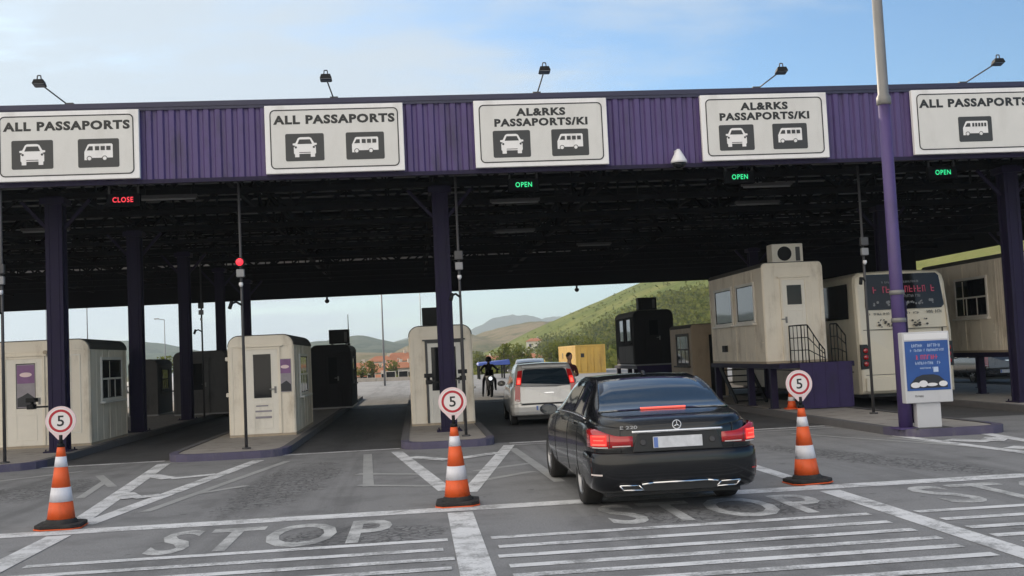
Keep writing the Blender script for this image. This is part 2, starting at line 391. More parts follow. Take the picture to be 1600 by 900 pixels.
w = bpy.data.worlds.new('World'); SC.world = w; w.use_nodes = True
nt = w.node_tree; bg = nt.nodes['Background']; bg.inputs['Strength'].default_value = .1
sk = nt.nodes.new('ShaderNodeTexSky'); sk.sky_type = 'NISHITA'; sk.sun_disc = False
sk.sun_elevation = R(SUN_EL); sk.sun_rotation = R(SUN_AZ); sk.air_density = 1.; sk.dust_density = .6; sk.ozone_density = 2.0
tc = nt.nodes.new('ShaderNodeTexCoord').outputs['Generated']
sep = nt.nodes.new('ShaderNodeSeparateXYZ'); lk(nt, tc, sep.inputs[0])
dx, dy, dz = sep.outputs
den = math_node(nt, 'ADD', math_node(nt, 'MAXIMUM', dz, 0.), .22)
cmb = nt.nodes.new('ShaderNodeCombineXYZ'); lk(nt, math_node(nt, 'DIVIDE', dx, den), cmb.inputs[0]); lk(nt, math_node(nt, 'DIVIDE', dy, den), cmb.inputs[1])
rot = nt.nodes.new('ShaderNodeMapping'); rot.inputs['Scale'].default_value = (1., 1.9, 1); rot.inputs['Rotation'].default_value = (0, 0, R(-14)); rot.inputs['Location'].default_value = (3.1, .9, 0)
lk(nt, cmb.outputs[0], rot.inputs[0])
cl = tex_noise(nt, rot.outputs[0], .85, 9, .56); cl2 = tex_noise(nt, rot.outputs[0], 3.2, 7, .6)
cov = math_node(nt, 'ADD', math_node(nt, 'MULTIPLY', cl, .7), math_node(nt, 'MULTIPLY', cl2, .3))
cov = math_node(nt, 'SUBTRACT', cov, math_node(nt, 'MULTIPLY', dx, .45))                       # clearer sky to the right
cov = math_node(nt, 'SUBTRACT', cov, math_node(nt, 'MULTIPLY', dy, CLOUD_DY))                  # more cover for the unseen fill cloud added behind the camera
k = math_node(nt, 'MULTIPLY', ramp(nt, cov, CLOUD_LO, CLOUD_HI), .93)
back = ramp(nt, math_node(nt, 'SUBTRACT', math_node(nt, 'MULTIPLY', dx, -.5), math_node(nt, 'MULTIPLY', dy, .87)), -.15, .65)
back = math_node(nt, 'MAXIMUM', back, math_node(nt, 'MULTIPLY', ramp(nt, dz, .45, .9), CLOUD_TOP_FILL))
cloud_col = mix_col(nt, back, CLOUD_FRONT, CLOUD_BACK_FILL)  # brighter unseen cloud behind and overhead, added to light front faces and road
hz = math_node(nt, 'SUBTRACT', 1., ramp(nt, dz, 0., .16))                                      # milky air low on the horizon
lp = nt.nodes.new('ShaderNodeVectorMath'); lp.operation = 'SCALE'; lp.inputs['Scale'].default_value = SKY_GAIN; lk(nt, sk.outputs[0], lp.inputs[0])
tint = nt.nodes.new('ShaderNodeVectorMath'); tint.operation = 'MULTIPLY'; tint.inputs[1].default_value = SKY_TINT; lk(nt, lp.outputs[0], tint.inputs[0])
skyc = mix_col(nt, math_node(nt, 'MULTIPLY', hz, .65), tint.outputs[0], HORIZON_COL)
lk(nt, mix_col(nt, k, skyc, cloud_col), bg.inputs['Color'])

SC.view_settings.view_transform = 'Standard'; SC.view_settings.look = 'None'; SC.view_settings.gamma = 1.; SC.view_settings.exposure = EXPOSURE
SC.view_settings.use_curve_mapping = False
SC.cycles.max_bounces = 6; SC.cycles.diffuse_bounces = 3; SC.cycles.glossy_bounces = 3; SC.cycles.transparent_max_bounces = 6; SC.cycles.volume_bounces = 0
try: SC.cycles.use_denoising = True
except Exception: pass

# ------------------------------------------------------------------ terrain
def gz(x, y):                                            # level of the land beyond the paved yard
    d = sstep(100, 170, y) * 1.9
    return -.06 - d + sstep(60, 110, abs(x)) * sstep(20, 80, y) * 0.
def fbm(x, y, s, o=5): return noise.fractal(Vector((x * s, y * s, 3.7)), 1., 2., o, noise_basis='PERLIN_ORIGINAL')
def hill_h(x, y):                                        # the green hillside on the right
    x0 = 28 + (450 - y) * .075
    h = max(0., x - x0) * .56
    h = 95 * (1 - math.exp(-h / 95)) if h > 0 else 0.
    h *= sstep(85, 200, y) * (1 - sstep(470, 700, y) * .9)
    return h * (1 + .05 * fbm(x, y, .012)) + fbm(x, y, .03) * .8 * sstep(0, 12, h) - 2.2
mb = MB()
xs = [-620, -400, -250, -160, -110, -80, -60, -45, -30, -15, 0, 15, 30, 45, 60, 80, 110, 160, 250, 400, 620]
ys = [-25, 0, 40, 70, 90, 100, 110, 120, 135, 150, 170, 200, 260, 350, 500, 800, 1300, 2000, 3200]
V = [[mb.bm.verts.new((x, y, gz(x, y) - .05)) for y in ys] for x in xs]
for i in range(len(xs) - 1):
    for j in range(len(ys) - 1): mb.bm.faces.new([V[i][j], V[i + 1][j], V[i + 1][j + 1], V[i][j + 1]]).smooth = True
struct(mb, 'ground', M['meadow'])

def heightfield(name, fn, x0, x1, y0, y1, nx, ny, mat):
    mb = MB(); mb.grid(lambda u, v: (x0 + (x1 - x0) * u, y0 + (y1 - y0) * v, fn(x0 + (x1 - x0) * u, y0 + (y1 - y0) * v)), nx, ny)
    return struct(mb, name, mat)
heightfield('green_hillside', hill_h, 10, 330, 90, 720, 90, 110, M['hill_green'])
def ridge(cx, w, y0, depth, hh, seed, base=-3.):
    def f(x, y):
        a = max(0., 1 - ((x - cx) / w) ** 2) ** .8; b = max(0., 1 - ((y - y0) / depth) ** 2)
        return base + (hh - base) * a * b * (1 + .15 * fbm(x + seed, y, 2.2 / w, 6)) * (1 if a * b > 0 else 0)
    return f
def rmax(*fs): return lambda x, y: max(f(x, y) for f in fs)
heightfield('tan_ridge_hills', rmax(ridge(130, 130, 900, 260, 27, 5), ridge(30, 60, 820, 180, 17, 9), ridge(-40, 90, 700, 160, 7, 3)), -130, 260, 540, 1160, 90, 50, M['hill_tan'])
heightfield('scrub_hills', rmax(ridge(-72, 95, 1200, 300, 27, 1), ridge(30, 120, 1350, 300, 27, 8), ridge(-230, 130, 1250, 260, 22, 21), ridge(-400, 190, 1400, 300, 40, 12)), -560, 160, 900, 1650, 140, 60, M['hill_mid'])
heightfield('far_mountains', rmax(ridge(270, 190, 2900, 280, 108, 2), ridge(430, 170, 2950, 240, 108, 7), ridge(60, 200, 2950, 240, 74, 30)), -140, 600, 2620, 3190, 110, 40, M['hill_far'])

# ------------------------------------------------------------------ roads and markings
PL = 22.05
mb = MB(); mb.box(-46, 46, -24, PL, -.3, 0); mb.box(-46, 46, 41.5, 104, -.3, 0); struct(mb, 'road', M['asphalt'])
mb = MB(); mb.box(-46, 46, PL, 41.5, -.3, -.002); struct(mb, 'lane_road', M['asphalt_shaded'])

NSTRIP = [0]
def strip(mb, a, b, w, z=.004, n=1):
    NSTRIP[0] += 1; z += (NSTRIP[0] % 12) * .00022
    a, b = Vector((*a, z)), Vector((*b, z)); d = (b - a).normalized(); s = Vector((-d.y, d.x, 0)) * w / 2
    mb.face([a - s, a + s, b + s, b - s][::-1])
mb = MB(); strip(mb, (-14, 12.72), (13.5, 12.86), .36); struct(mb, 'stop_line', M['paint'])
mb = MB()
for k, y in enumerate((10.64, 10.12, 9.63, 9.19, 8.78, 8.36, 7.9)):
    for (x0, x1) in ((-3.72, .22), (.70, 4.52), (5.02, 12.5)):
        strip(mb, (x0 + random.uniform(-.05, .05), y + random.uniform(-.015, .015)), (x1 + random.uniform(-.05, .05), y + .05), .15)
struct(mb, 'rumble_strip_lines', M['paint'])
mb = MB()
strip(mb, (-3.95, 6.2), (-4.02, 12.5), .27); strip(mb, (.43, 6.2), (.43, 12.5), .29); strip(mb, (4.78, 6.2), (4.8, 12.5), .25)
strip(mb, (4.8, 12.9), (4.8, 17.4), .2); strip(mb, (9.2, 6.2), (9.2, 12.5), .25)
struct(mb, 'lane_line', M['paint'])
mb = MB()                                                # painted noses in front of the islands
strip(mb, (-4.88, 21.3), (-4.1, 13.25), .24); strip(mb, (-3.05, 20.9), (-3.98, 13.3), .24)
strip(mb, (-.45, 21.2), (.33, 14.6), .22); strip(mb, (1.75, 21.3), (.62, 14.3), .22)
strip(mb, (8.55, 18.9), (8.95, 13.3), .2); strip(mb, (10.15, 20.2), (9.45, 13.6), .22)
struct(mb, 'island_nose_marking', M['paint'])
mb = MB()
z = .0085
strip(mb, (-4.36, 16.45), (-4.05, 15.75), .3, z); strip(mb, (-4.05, 15.75), (-3.7, 16.0), .28, z)
strip(mb, (-4.62, 19.1), (-4.1, 18.3), .3, z); strip(mb, (-4.1, 18.3), (-3.4, 18.6), .3, z)
strip(mb, (-.2, 19.9), (.5, 18.9), .3, z); strip(mb, (.5, 18.9), (1.45, 19.8), .3, z)
strip(mb, (8.85, 17.6), (9.3, 17.0), .4, z); strip(mb, (9.3, 17.0), (9.75, 17.6), .4, z); strip(mb, (9.02, 16.0), (9.45, 15.4), .4, z)
struct(mb, 'chevron_marking', M['paint'])
mb = MB()
for a, b, wd in (((-2.45, 20.4), (-3.5, 14.2), .14), ((-3.2, 15.9), (-2.6, 16.6), .16), ((-1.0, 21.0), (-.75, 15.6), .16), ((-1.0, 17.4), (.1, 16.8), .2), ((-.9, 15.8), (.15, 15.2), .16),
                 ((1.75, 20.6), (1.9, 14.9), .16), ((.85, 16.9), (1.75, 17.6), .18), ((.8, 15.5), (1.7, 16.4), .16), ((-5.6, 19.6), (-4.8, 17.5), .14), ((-8.6, 18.2), (-6.2, 20.6), .16), ((-5.2, 18.6), (-4.9, 16.2), .13),
                 ((8.3, 18.6), (8.9, 15.0), .16), ((7.2, 20.5), (9.0, 15.4), .1)):
    strip(mb, a, b, wd, .003)
struct(mb, 'faded_marking', M['paint_ghost'])
mb = MB()
for x0, x1 in ((-11, -5.0), (-2.9, -.4), (1.8, 8.4)): strip(mb, (x0, 21.78), (x1, 21.9), .17)
strip(mb, (1.8, 21.3), (8.4, 21.4), .06)
struct(mb, 'canopy_edge_line', M['paint'])
def stop_text(x0, x1, y0, y1, mat):
    mb = MB(); me = text_mesh('STOP', 1.0, width=1.0, bold=.018, space=1.12)
    mb.add_mesh(me, Matrix.Translation(((x0 + x1) / 2, (y0 + y1) / 2, .004)) @ Matrix.Diagonal((x1 - x0, y1 - y0, 1, 1)))
    struct(mb, 'stop_marking', mat)
stop_text(-2.75, -.33, 10.82, 12.32, M['paint_worn']); stop_text(1.95, 4.42, 10.95, 12.4, M['paint_worn']); stop_text(5.6, 8.3, 10.98, 12.42, M['paint_worn'])

def island(x0, x1, y0, y1, nose, h=.14, kerb_front=M['kerb_purple']):
    """raised concrete island with a kerb round it and a rounded nose towards the camera"""
    def outline(ins):
        P = [(x1 - ins, y1), (x0 + ins, y1)]
        n = 10
        for k in range(n + 1):
            t = math.pi * k / n
            c, s_ = math.cos(t), math.sin(t)
            cx = (x0 + x1) / 2; hw = (x1 - x0) / 2 - ins
            P.append((cx - hw * math.copysign(abs(c) ** .45, c), y0 + nose - (nose - ins) * s_ ** .6))
        return P
    a, b = outline(0), outline(.16)
    mb = MB(); n = len(a)
    for i in range(n):
        j = (i + 1) % n
        fr = 0 if (a[i][1] < y0 + nose + .6 and a[j][1] < y0 + nose + .6) else 1
        mb.face([(*a[i], -.05), (*a[j], -.05), (*a[j], h), (*a[i], h)], fr)
        mb.face([(*a[i], h), (*a[j], h), (*b[j], h), (*b[i], h)], fr)
    o = struct(mb, 'kerb', [kerb_front, M['kerb']])
    mb = MB(); mb.prism(b, -.05, h - .012, 'z'); struct(mb, 'traffic_island', M['concrete'])
island(-13.5, -7.3, 21.2, 58, .9); island(-4.95, -2.6, 21.4, 52, 1.1); island(-.38, 1.52, 21.4, 50, .9)
island(8.5, 10.5, 18.3, 54, 1.0); island(13.3, 18.5, 21.5, 54, 1.0)
# ------------------------------------------------------------------ the canopy
YF, XL, XR = 21.8, -27., 23.4
def rear_y(x): return 54.5 - .082 * x if x < 15 else 53.27 - .592 * (x - 15)
cn = thing('border_canopy', 'long purple corrugated canopy spanning all the border lanes', 'canopy', (0, YF, 0))
cn_loc = Vector((0, YF, 0))
def cpart(mb, name, mat, **k):
    o = mb.done(name, mat, **k); o.parent = cn; o.matrix_parent_inverse = Matrix.Translation(-cn_loc); return o
mb = MB(); p = .225; x = XL; prof = []
while x < XR:
    prof += [(x, YF), (x + p * .42, YF), (x + p * .56, YF + .045), (x + p * .86, YF + .045)]; x += p
for i in range(len(prof) - 1):
    (xa, ya), (xb, yb) = prof[i], prof[i + 1]
    mb.face([(xa, ya, 5.58), (xb, yb, 5.58), (xb, yb, 7.03), (xa, ya, 7.03)])
cpart(mb, 'fascia', M['purple'], fix=False)
mb = MB(); mb.box(XL, XR, YF - .035, YF + .3, 7.03, 7.13); mb.box(XL, XR, YF - .02, YF - .01, 6.97, 7.03); cpart(mb, 'top_flashing', M['navy'])
mb = MB(); mb.box(XL, XR, YF - .015, YF + .12, 5.50, 5.58); cpart(mb, 'bottom_trim', M['purple_dark'])
mb = MB(); mb.box(XL, XR, YF + .12, YF + .2, 5.58, 7.02); cpart(mb, 'fascia_backing', M['truss'])
mb = MB(); a, b = rear_y(XL), rear_y(XR)
c = rear_y(15)
mb.prism([(XL, YF + .2), (XR, YF + .2), (XR, b), (15, c), (XL, a)], 6.86, 6.98, 'z'); cpart(mb, 'roof_deck', M['deck'])
mb = MB(); mb.prism([(XL, a), (15, c), (XR, b), (XR, b + .12), (15, c + .12), (XL, a + .12)], 5.1, 7.0, 'z'); cpart(mb, 'rear_fascia', M['truss'])
mb = MB(); mb.prism([(15.6, c - .02 - .355), (XR, b), (XR, b + .1), (15.6, c - .255 + .0)], 4.5, 5.1, 'z'); cpart(mb, 'rear_curtain', M['truss'])
mb = MB(); mb.box(XR, XR + .12, YF, b, 5.27, 7.05); cpart(mb, 'side_fascia', M['truss'])
for (vx, vy) in ((-3.6, YF + 2), (8.1, YF + 2)):
    mb = MB(); mb.prism([(vx - 1.6, 7.02)] + [(vx - 1.6 + 3.2 * k / 10, 7.02 + .22 * math.sin(math.pi * k / 10)) for k in range(1, 10)] + [(vx + 1.6, 7.02)], vy - 1.2, vy + 3); cpart(mb, 'roof_vent', M['grey_metal'])
# trusses: one lattice girder per frame line
for y in (22.6, 24.4, 27.5, 30.7, 33.7, 36.7, 39.8, 43.0, 46.2, 49.3, 52.0):
    mb = MB(); zt, zb = 6.72, 5.66
    XE = XR if y < b else 15 + (53.27 - y) / .592
    mb.box(XL, XE, y - .07, y + .07, zt, zt + .13); mb.box(XL, XE, y - .06, y + .06, zb, zb + .12)
    x = XL; k = 0
    while x < XE - 1.2:
        a_, b_ = ((x, y, zb + .1), (x + 1.2, y, zt)) if k % 2 == 0 else ((x, y, zt), (x + 1.2, y, zb + .1))
        mb.bar(a_, b_, .07, .07); mb.bar((x, y, zb + .1), (x, y, zt), .05, .05); x += 1.2; k += 1
    cpart(mb, 'roof_truss', M['truss'])
for x in (-24, -20, -16, -12, -7.7, -4, .6, 4.8, 9.2, 13.9, 18, 22):
    mb = MB(); zt, zb = 6.6, 5.85
    mb.box(x - .05, x + .05, YF + .3, rear_y(x) - .1, zb, zb + .1); mb.box(x - .05, x + .05, YF + .3, rear_y(x) - .1, zt, zt + .1)
    y = YF + .4; k = 0
    while y < rear_y(x) - 1.6:
        mb.bar((x, y, zb + .1 if k % 2 else zt), (x, y + 1.5, zt if k % 2 else zb + .1), .06, .06); y += 1.5; k += 1
    cpart(mb, 'lengthwise_truss', M['truss'])
mb = MB(); y = YF + 1
while y < 52:
    mb.box(XL, XR if y < b else 15 + (53.27 - y) / .592, y - .04, y + .04, 6.76, 6.855); y += 1.05
cpart(mb, 'purlins', M['truss'])
# columns
for (x, y, w_) in [(-7.78, 24.4, .36), (-7.68, 30.7, .36), (-7.6, 36.7, .36), (-7.55, 43., .34), (-7.5, 49.3, .34), (.68, 24.5, .36), (14.1, 24.2, .36), (13.9, 30.7, .36), (13.9, 43, .36), (22.9, 39.5, .42), (-20, 24.4, .36), (-20, 36.7, .36), (-20, 49.3, .36), (.68, 49.8, .3) if False else (22.9, 24.4, .36)]:
    mb = MB(); h = w_ / 2; z0 = .12
    mb.box(x - h, x + h, y - h, y - h + .05, z0, 5.7); mb.box(x - h, x + h, y + h - .05, y + h, z0, 5.7); mb.box(x - h + .05, x + h - .05, y - h + .05, y + h - .05, z0, 5.68)
    for k in (-.55, .55): mb.box(x + k * h - .012, x + k * h + .012, y - h - .012, y - h, z0 + .1, 5.6)
    mb.box(x - h - .1, x + h + .1, y - h - .1, y + h + .1, z0 - .02, z0 + .035); mb.box(x - h - .08, x + h + .08, y - h - .08, y + h + .08, 5.52, 5.66)
    for sx in (-1, 1):
        for sy in (-1, 1): mb.cyl((x + sx * (h + .05), y + sy * (h + .05), z0 + .03), (x + sx * (h + .05), y + sy * (h + .05), z0 + .08), .018, seg=6)
    for s_ in (-1, 1): mb.bar((x + s_ * h, y, 5.0), (x + s_ * (h + .55), y, 5.62), .07)
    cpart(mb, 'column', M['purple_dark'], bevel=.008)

# ------------------------------------------------------------------ lane signs on the fascia
CAR = [(-.30, -.22), (-.30, -.30), (-.17, -.30), (-.17, -.20), (.17, -.20), (.17, -.30), (.30, -.30), (.30, -.22), (.33, -.18), (.33, .0), (.28, .05), (.36, .07), (.36, .12), (.28, .13), (.20, .28), (.14, .31), (-.14, .31), (-.20, .28), (-.28, .13), (-.36, .12), (-.36, .07), (-.28, .05), (-.33, .0), (-.33, -.18)]
VAN = [(-.40, -.20), (-.32, -.20), (-.30, -.14), (-.2, -.14), (.12, -.14), (.2, -.14), (.40, -.14), (.40, .24), (.37, .27), (-.26, .27), (-.30, .25), (-.40, .04)]
def sub_poly(mb, pts, cx, cz, s, y, mi): mb.face([(cx + px * s, y, cz + pz * s) for px, pz in pts], mi)
def rect(x0, x1, z0, z1): return [(x0, z0), (x1, z0), (x1, z1), (x0, z1)]
def lane_sign(xc, wd, lines, pics, label, led=None):
    zc, h = 6.28, 1.38
    t = thing('lane_sign', label, 'sign', (xc, YF - .1, zc), group='passport lane signs along the canopy fascia')
    L = lambda mb, name, mat, par=t, **k: mb.done(name, mat, parent=par, **k)
    mb = MB(); mb.box(-wd / 2, wd / 2, -.05, .05, -h / 2, h / 2); L(mb, 'panel', M['sign_white'], bevel=.012)
    mb = MB(); mb.face([(p_[0], -.053, p_[1]) for p_ in rrect(0, 0, wd - .26, h - .24, .07)]); L(mb, 'face', M['sign_face'])
    mb = MB(); mb.ring(rrect(0, 0, wd - .20, h - .18, .10), rrect(0, 0, wd - .245, h - .225, .08), -.056); L(mb, 'border', M['ink'])
    for s_, z_, hh, ww in lines: mb = MB(); mb.add_mesh(text_mesh(s_, hh, width=ww, bold=.05, space=1.14), face_front(0, -.056, z_)); L(mb, 'lettering', M['ink'], fix=False)
    for kind, cx, cz, s in pics:
        mb = MB(); mb.face([(p_[0], -.056, p_[1]) for p_ in rrect(cx, cz, s * 1.16, s * .84, .035)]); q = L(mb, 'pictogram_square', M['picto'])
        mb = MB(); y = -.059
        if kind == 'car':
            sub_poly(mb, CAR, cx, cz - .0, s, y, 0); y = -.062
            sub_poly(mb, [(-.22, .10), (.22, .10), (.16, .24), (-.16, .24)], cx, cz, s, y, 1)
            for sx in (-1, 1): sub_poly(mb, disc(sx * .27, .0, .035, 10), cx, cz, s, y, 1)
            sub_poly(mb, rect(-.17, .17, -.17, -.15), cx, cz, s, y, 1)
            L(mb, 'car_symbol', [M['sign_white'], M['picto']], par=q)
        else:
            lng = 1. if kind == 'van' else 1.08
            sub_poly(mb, [(a_ * lng, b_) for a_, b_ in VAN], cx, cz, s, y, 0)
            for wx in (-.26, .17): sub_poly(mb, disc(wx * lng, -.155, .075, 14), cx, cz, s, y - .0015, 0)
            y = -.063
            sub_poly(mb, [(-.33 * lng, .08), (-.16 * lng, .08), (-.16 * lng, .20), (-.26 * lng, .20)], cx, cz, s, y, 1)
            n = 3 if kind == 'van' else 5
            for j in range(n):
                a_ = (-.10 + j * .48 / n) * lng; sub_poly(mb, rect(a_, a_ + .36 / n, .08, .20), cx, cz, s, y, 1)
            for wx in (-.26, .17): mb.ring([(cx + p_[0], cz + p_[1]) for p_ in disc(wx * lng * s, -.155 * s, .075 * s, 14)], [(cx + p_[0], cz + p_[1]) for p_ in disc(wx * lng * s, -.155 * s, .055 * s, 14)], y, 1)
            L(mb, 'minibus_symbol' if kind == 'van' else 'bus_symbol', [M['sign_white'], M['picto']], par=q)
    return t
ALL = [('ALL PASSAPORTS', .39, .185, 2.42)]
KI = [('AL&RKS', .43, .165, 1.02), ('PASSAPORTS/KI', .22, .165, 1.92)]
lane_sign(-6.66, 2.76, ALL, [('car', -.66, -.17, .68), ('van', .60, -.17, .68)], 'leftmost lane sign reading ALL PASSAPORTS, above the red closed display')
lane_sign(-1.45, 2.76, ALL, [('car', -.60, -.17, .66), ('van', .60, -.17, .66)], 'fully visible ALL PASSAPORTS sign with car and minibus, left of the centre column')
lane_sign(2.735, 2.74, KI, [('car', -.62, -.22, .66), ('van', .58, -.22, .66)], 'AL&RKS PASSAPORTS/KI sign above the lane of the silver car')
lane_sign(7.43, 2.7, KI, [('car', -.62, -.22, .64), ('van', .52, -.22, .64)], 'AL&RKS PASSAPORTS/KI sign above the raised booth, left of the tall pole')
lane_sign(12.0, 2.72, ALL, [('bus', .0, -.18, .64)], 'ALL PASSAPORTS sign with a single bus pictogram, right of the tall pole')

# floodlights on outrigger arms over the fascia
for (bx, hx, hy, hz, lab) in ((-6.66, -7.1, -1.0, 7.58, 'leftmost floodlight on an arm over the canopy edge'), (-1.45, -1.57, -1.05, 7.56, 'floodlight on an arm above the second ALL PASSAPORTS sign'),
                              (2.70, 2.83, -.9, 7.62, 'floodlight on a steep arm above the left AL&RKS sign'), (7.36, 7.78, -1.0, 7.5, 'floodlight on a slanted arm above the right AL&RKS sign'),
                              (11.9, 12.5, -1.0, 7.58, 'rightmost floodlight on an arm right of the tall pole')):
    t = thing('floodlight', lab, 'floodlight', (bx, YF, 7.11), group='floodlights along the canopy edge')
    d = ((hx - bx) * 1.0, -.35, hz - 7.11 - .1)
    mb = MB(); mb.tube([(0, .1, 0), d], .015, 8); mb.box(-.08, .08, .02, .18, .02, .06); mb.done('arm', M['dark_metal'], t)
    x, y, z = d
    mb = MB(); mb.hexa([(x - .12, y - .09, z - .02), (x + .12, y - .09, z - .02), (x + .12, y + .10, z - .06), (x - .12, y + .10, z - .06), (x - .09, y - .06, z + .07), (x + .09, y - .06, z + .07), (x + .09, y + .09, z + .04), (x - .09, y + .09, z + .04)]); mb.done('lamp_housing', M['black'], t, bevel=.01)
    mb = MB(); mb.tube([(x - .04, y, z + .06), (x - .03, y, z + .15), (x + .03, y, z + .15), (x + .04, y, z + .06)], .012, 6); mb.done('bracket', M['dark_metal'], t)
    mb = MB(); mb.hexa([(x - .10, y - .07, z - .035), (x + .10, y - .07, z - .035), (x + .10, y + .08, z - .07), (x - .10, y + .08, z - .07), (x - .10, y - .07, z - .022), (x + .10, y - .07, z - .022), (x + .10, y + .08, z - .062), (x - .10, y + .08, z - .062)]); mb.done('lens', M['glass_sky'], t)

# led displays under the canopy edge
for (x, z, s_, m_, lab) in ((-5.67, 5.18, 'CLOSE', 'led_red', 'red CLOSE display hanging under the left end of the canopy'), (2.34, 5.23, 'OPEN', 'led_green', 'green OPEN display hanging below the left AL&RKS sign'),
                            (6.89, 5.25, 'OPEN', 'led_green', 'green OPEN display hanging below the right AL&RKS sign'), (11.32, 5.21, 'OPEN', 'led_green', 'green OPEN display hanging below the bus lane sign')):
    t = thing('lane_display', lab, 'display', (x, YF + .05, z), group='lit lane displays under the canopy edge')
    mb = MB(); mb.box(-.32, .32, 0, .14, -.12, .14); mb.done('case', M['led_case'], t, bevel=.01)
    for x_ in (-.3, .26): mb = MB(); mb.box(x_, x_ + .04, .05, .09, .14, .36); mb.done('hanger', M['black'], t)
    mb = MB(); mb.add_mesh(text_mesh(s_, .105, width=.40 if s_ == 'CLOSE' else .34, bold=.012, space=1.15), face_front(0, -.006, .02)); mb.done('lettering', M[m_], t, fix=False)

t = thing('dome_camera', 'white dome security camera on the fascia left of the right AL&RKS sign', 'camera', (5.54, YF - .22, 5.62))
mb = MB(); mb.lathe([(.03, .22), (.06, .17), (.10, .10), (.165, -.02), (.17, -.07)], seg=20); mb.bar((0, 0, .18), (0, .24, .2), .06); mb.done('housing', M['white_plastic'], t)
mb = MB(); mb.lathe([(.15, -.07), (.13, -.13), (.08, -.17), (.001, -.19)], seg=20); mb.done('dome_glass', M['glass'], t)
for (x, lab) in ((-4.35, 'small dark camera hanging from the far canopy edge left of the centre column'), (8.2, 'small dark camera hanging from the far canopy edge beside the green hill')):
    y = rear_y(x) - .05
    t = thing('dome_camera', lab, 'camera', (x, y, 5.1)); mb = MB(); mb.cyl((0, 0, 0), (0, 0, -.14), .05); mb.done('stem', M['black'], t)
    mb = MB(); mb.lathe([(.06, -.12), (.12, -.17), (.11, -.25), (.05, -.31), (.001, -.32)], seg=14); mb.done('housing', M['black'], t)

# fluorescent battens, switched off
for (x, y, nb) in ((-5.3, 24.2, 1), (-9.5, 29, 1), (2.6, 26.5, 1), (8.6, 25.2, 1), (3.2, 33, 1), (9.4, 28.4, 1), (6.5, 38, 1)):
    t = thing('batten_light', f'unlit batten light under the canopy {"left" if x < 0 else "right"} of the centre column', 'light', (x, y, 5.6), group=f'unlit batten lights under the {"left" if x < 0 else "right"} part of the canopy')
    mb = MB(); mb.box(-.62, .62, -.07, .07, -.03, .04); mb.done('body', M['dark_metal'], t); mb = MB(); mb.cyl((-.58, 0, -.05), (.58, 0, -.05), .025, seg=8); mb.done('tube', M['grey_metal'], t)
    for x_ in (-.5, .48): mb = MB(); mb.box(x_, x_ + .02, -.01, .01, .04, .2); mb.done('hanger', M['black'], t)
# ------------------------------------------------------------------ inspection booths
def booth_profile(w, h, r=.24, n=6):
    P = [(0, 0), (w, 0)]
    P += [(w - r + r * math.cos(R(90 * k / n)), h - r + r * math.sin(R(90 * k / n))) for k in range(n + 1)]
    P += [(r + r * math.cos(R(90 + 90 * k / n)), h - r + r * math.sin(R(90 + 90 * k / n))) for k in range(n + 1)]
    return P
def side_window(t, x, y0, y1, z0, z1, sg, pane='glass', frame='white_pvc', bars=True, sill=True):
    d = .035 * sg; f = .07
    mb = MB()
    for (a, b, c, e) in ((y0 - f, y1 + f, z1, z1 + f), (y0 - f, y1 + f, z0 - f, z0), (y0 - f, y0, z0, z1), (y1, y1 + f, z0, z1)):
        mb.box(min(x - .03 * sg, x + d), max(x - .03 * sg, x + d), a, b, c, e)
    if sill: mb.box(min(x, x + .12 * sg), max(x, x + .12 * sg), y0 - .14, y1 + .14, z0 - f - .05, z0 - f)
    w_ = mb.done('window', M[frame], t, bevel=.006)
    mb = MB(); mb.box(min(x, x + .012 * sg), max(x, x + .012 * sg), y0, y1, z0, z1); mb.done('pane', M[pane], w_)
    mb = MB(); q = .022
    for (a, b, c, e) in ((y0, y1, z1 - q, z1), (y0, y1, z0, z0 + q), (y0, y0 + q, z0 + q, z1 - q), (y1 - q * 1.6, y1, z0 + q, z1 - q)): mb.box(min(x + .010 * sg, x + .018 * sg), max(x + .010 * sg, x + .018 * sg), a, b, c, e)
    mb.done('seal', M['black'], w_)
    if bars:
        mb = MB(); zm = z0 + (z1 - z0) * .48
        mb.box(min(x, x + .025 * sg), max(x, x + .025 * sg), y0, y1, zm, zm + .045)
        for q in (.3, .65): yy = y0 + (y1 - y0) * q; mb.box(min(x, x + .022 * sg), max(x, x + .022 * sg), yy, yy + .035, z0, zm)
        mb.done('glazing_bar', M[frame], w_)
    return w_
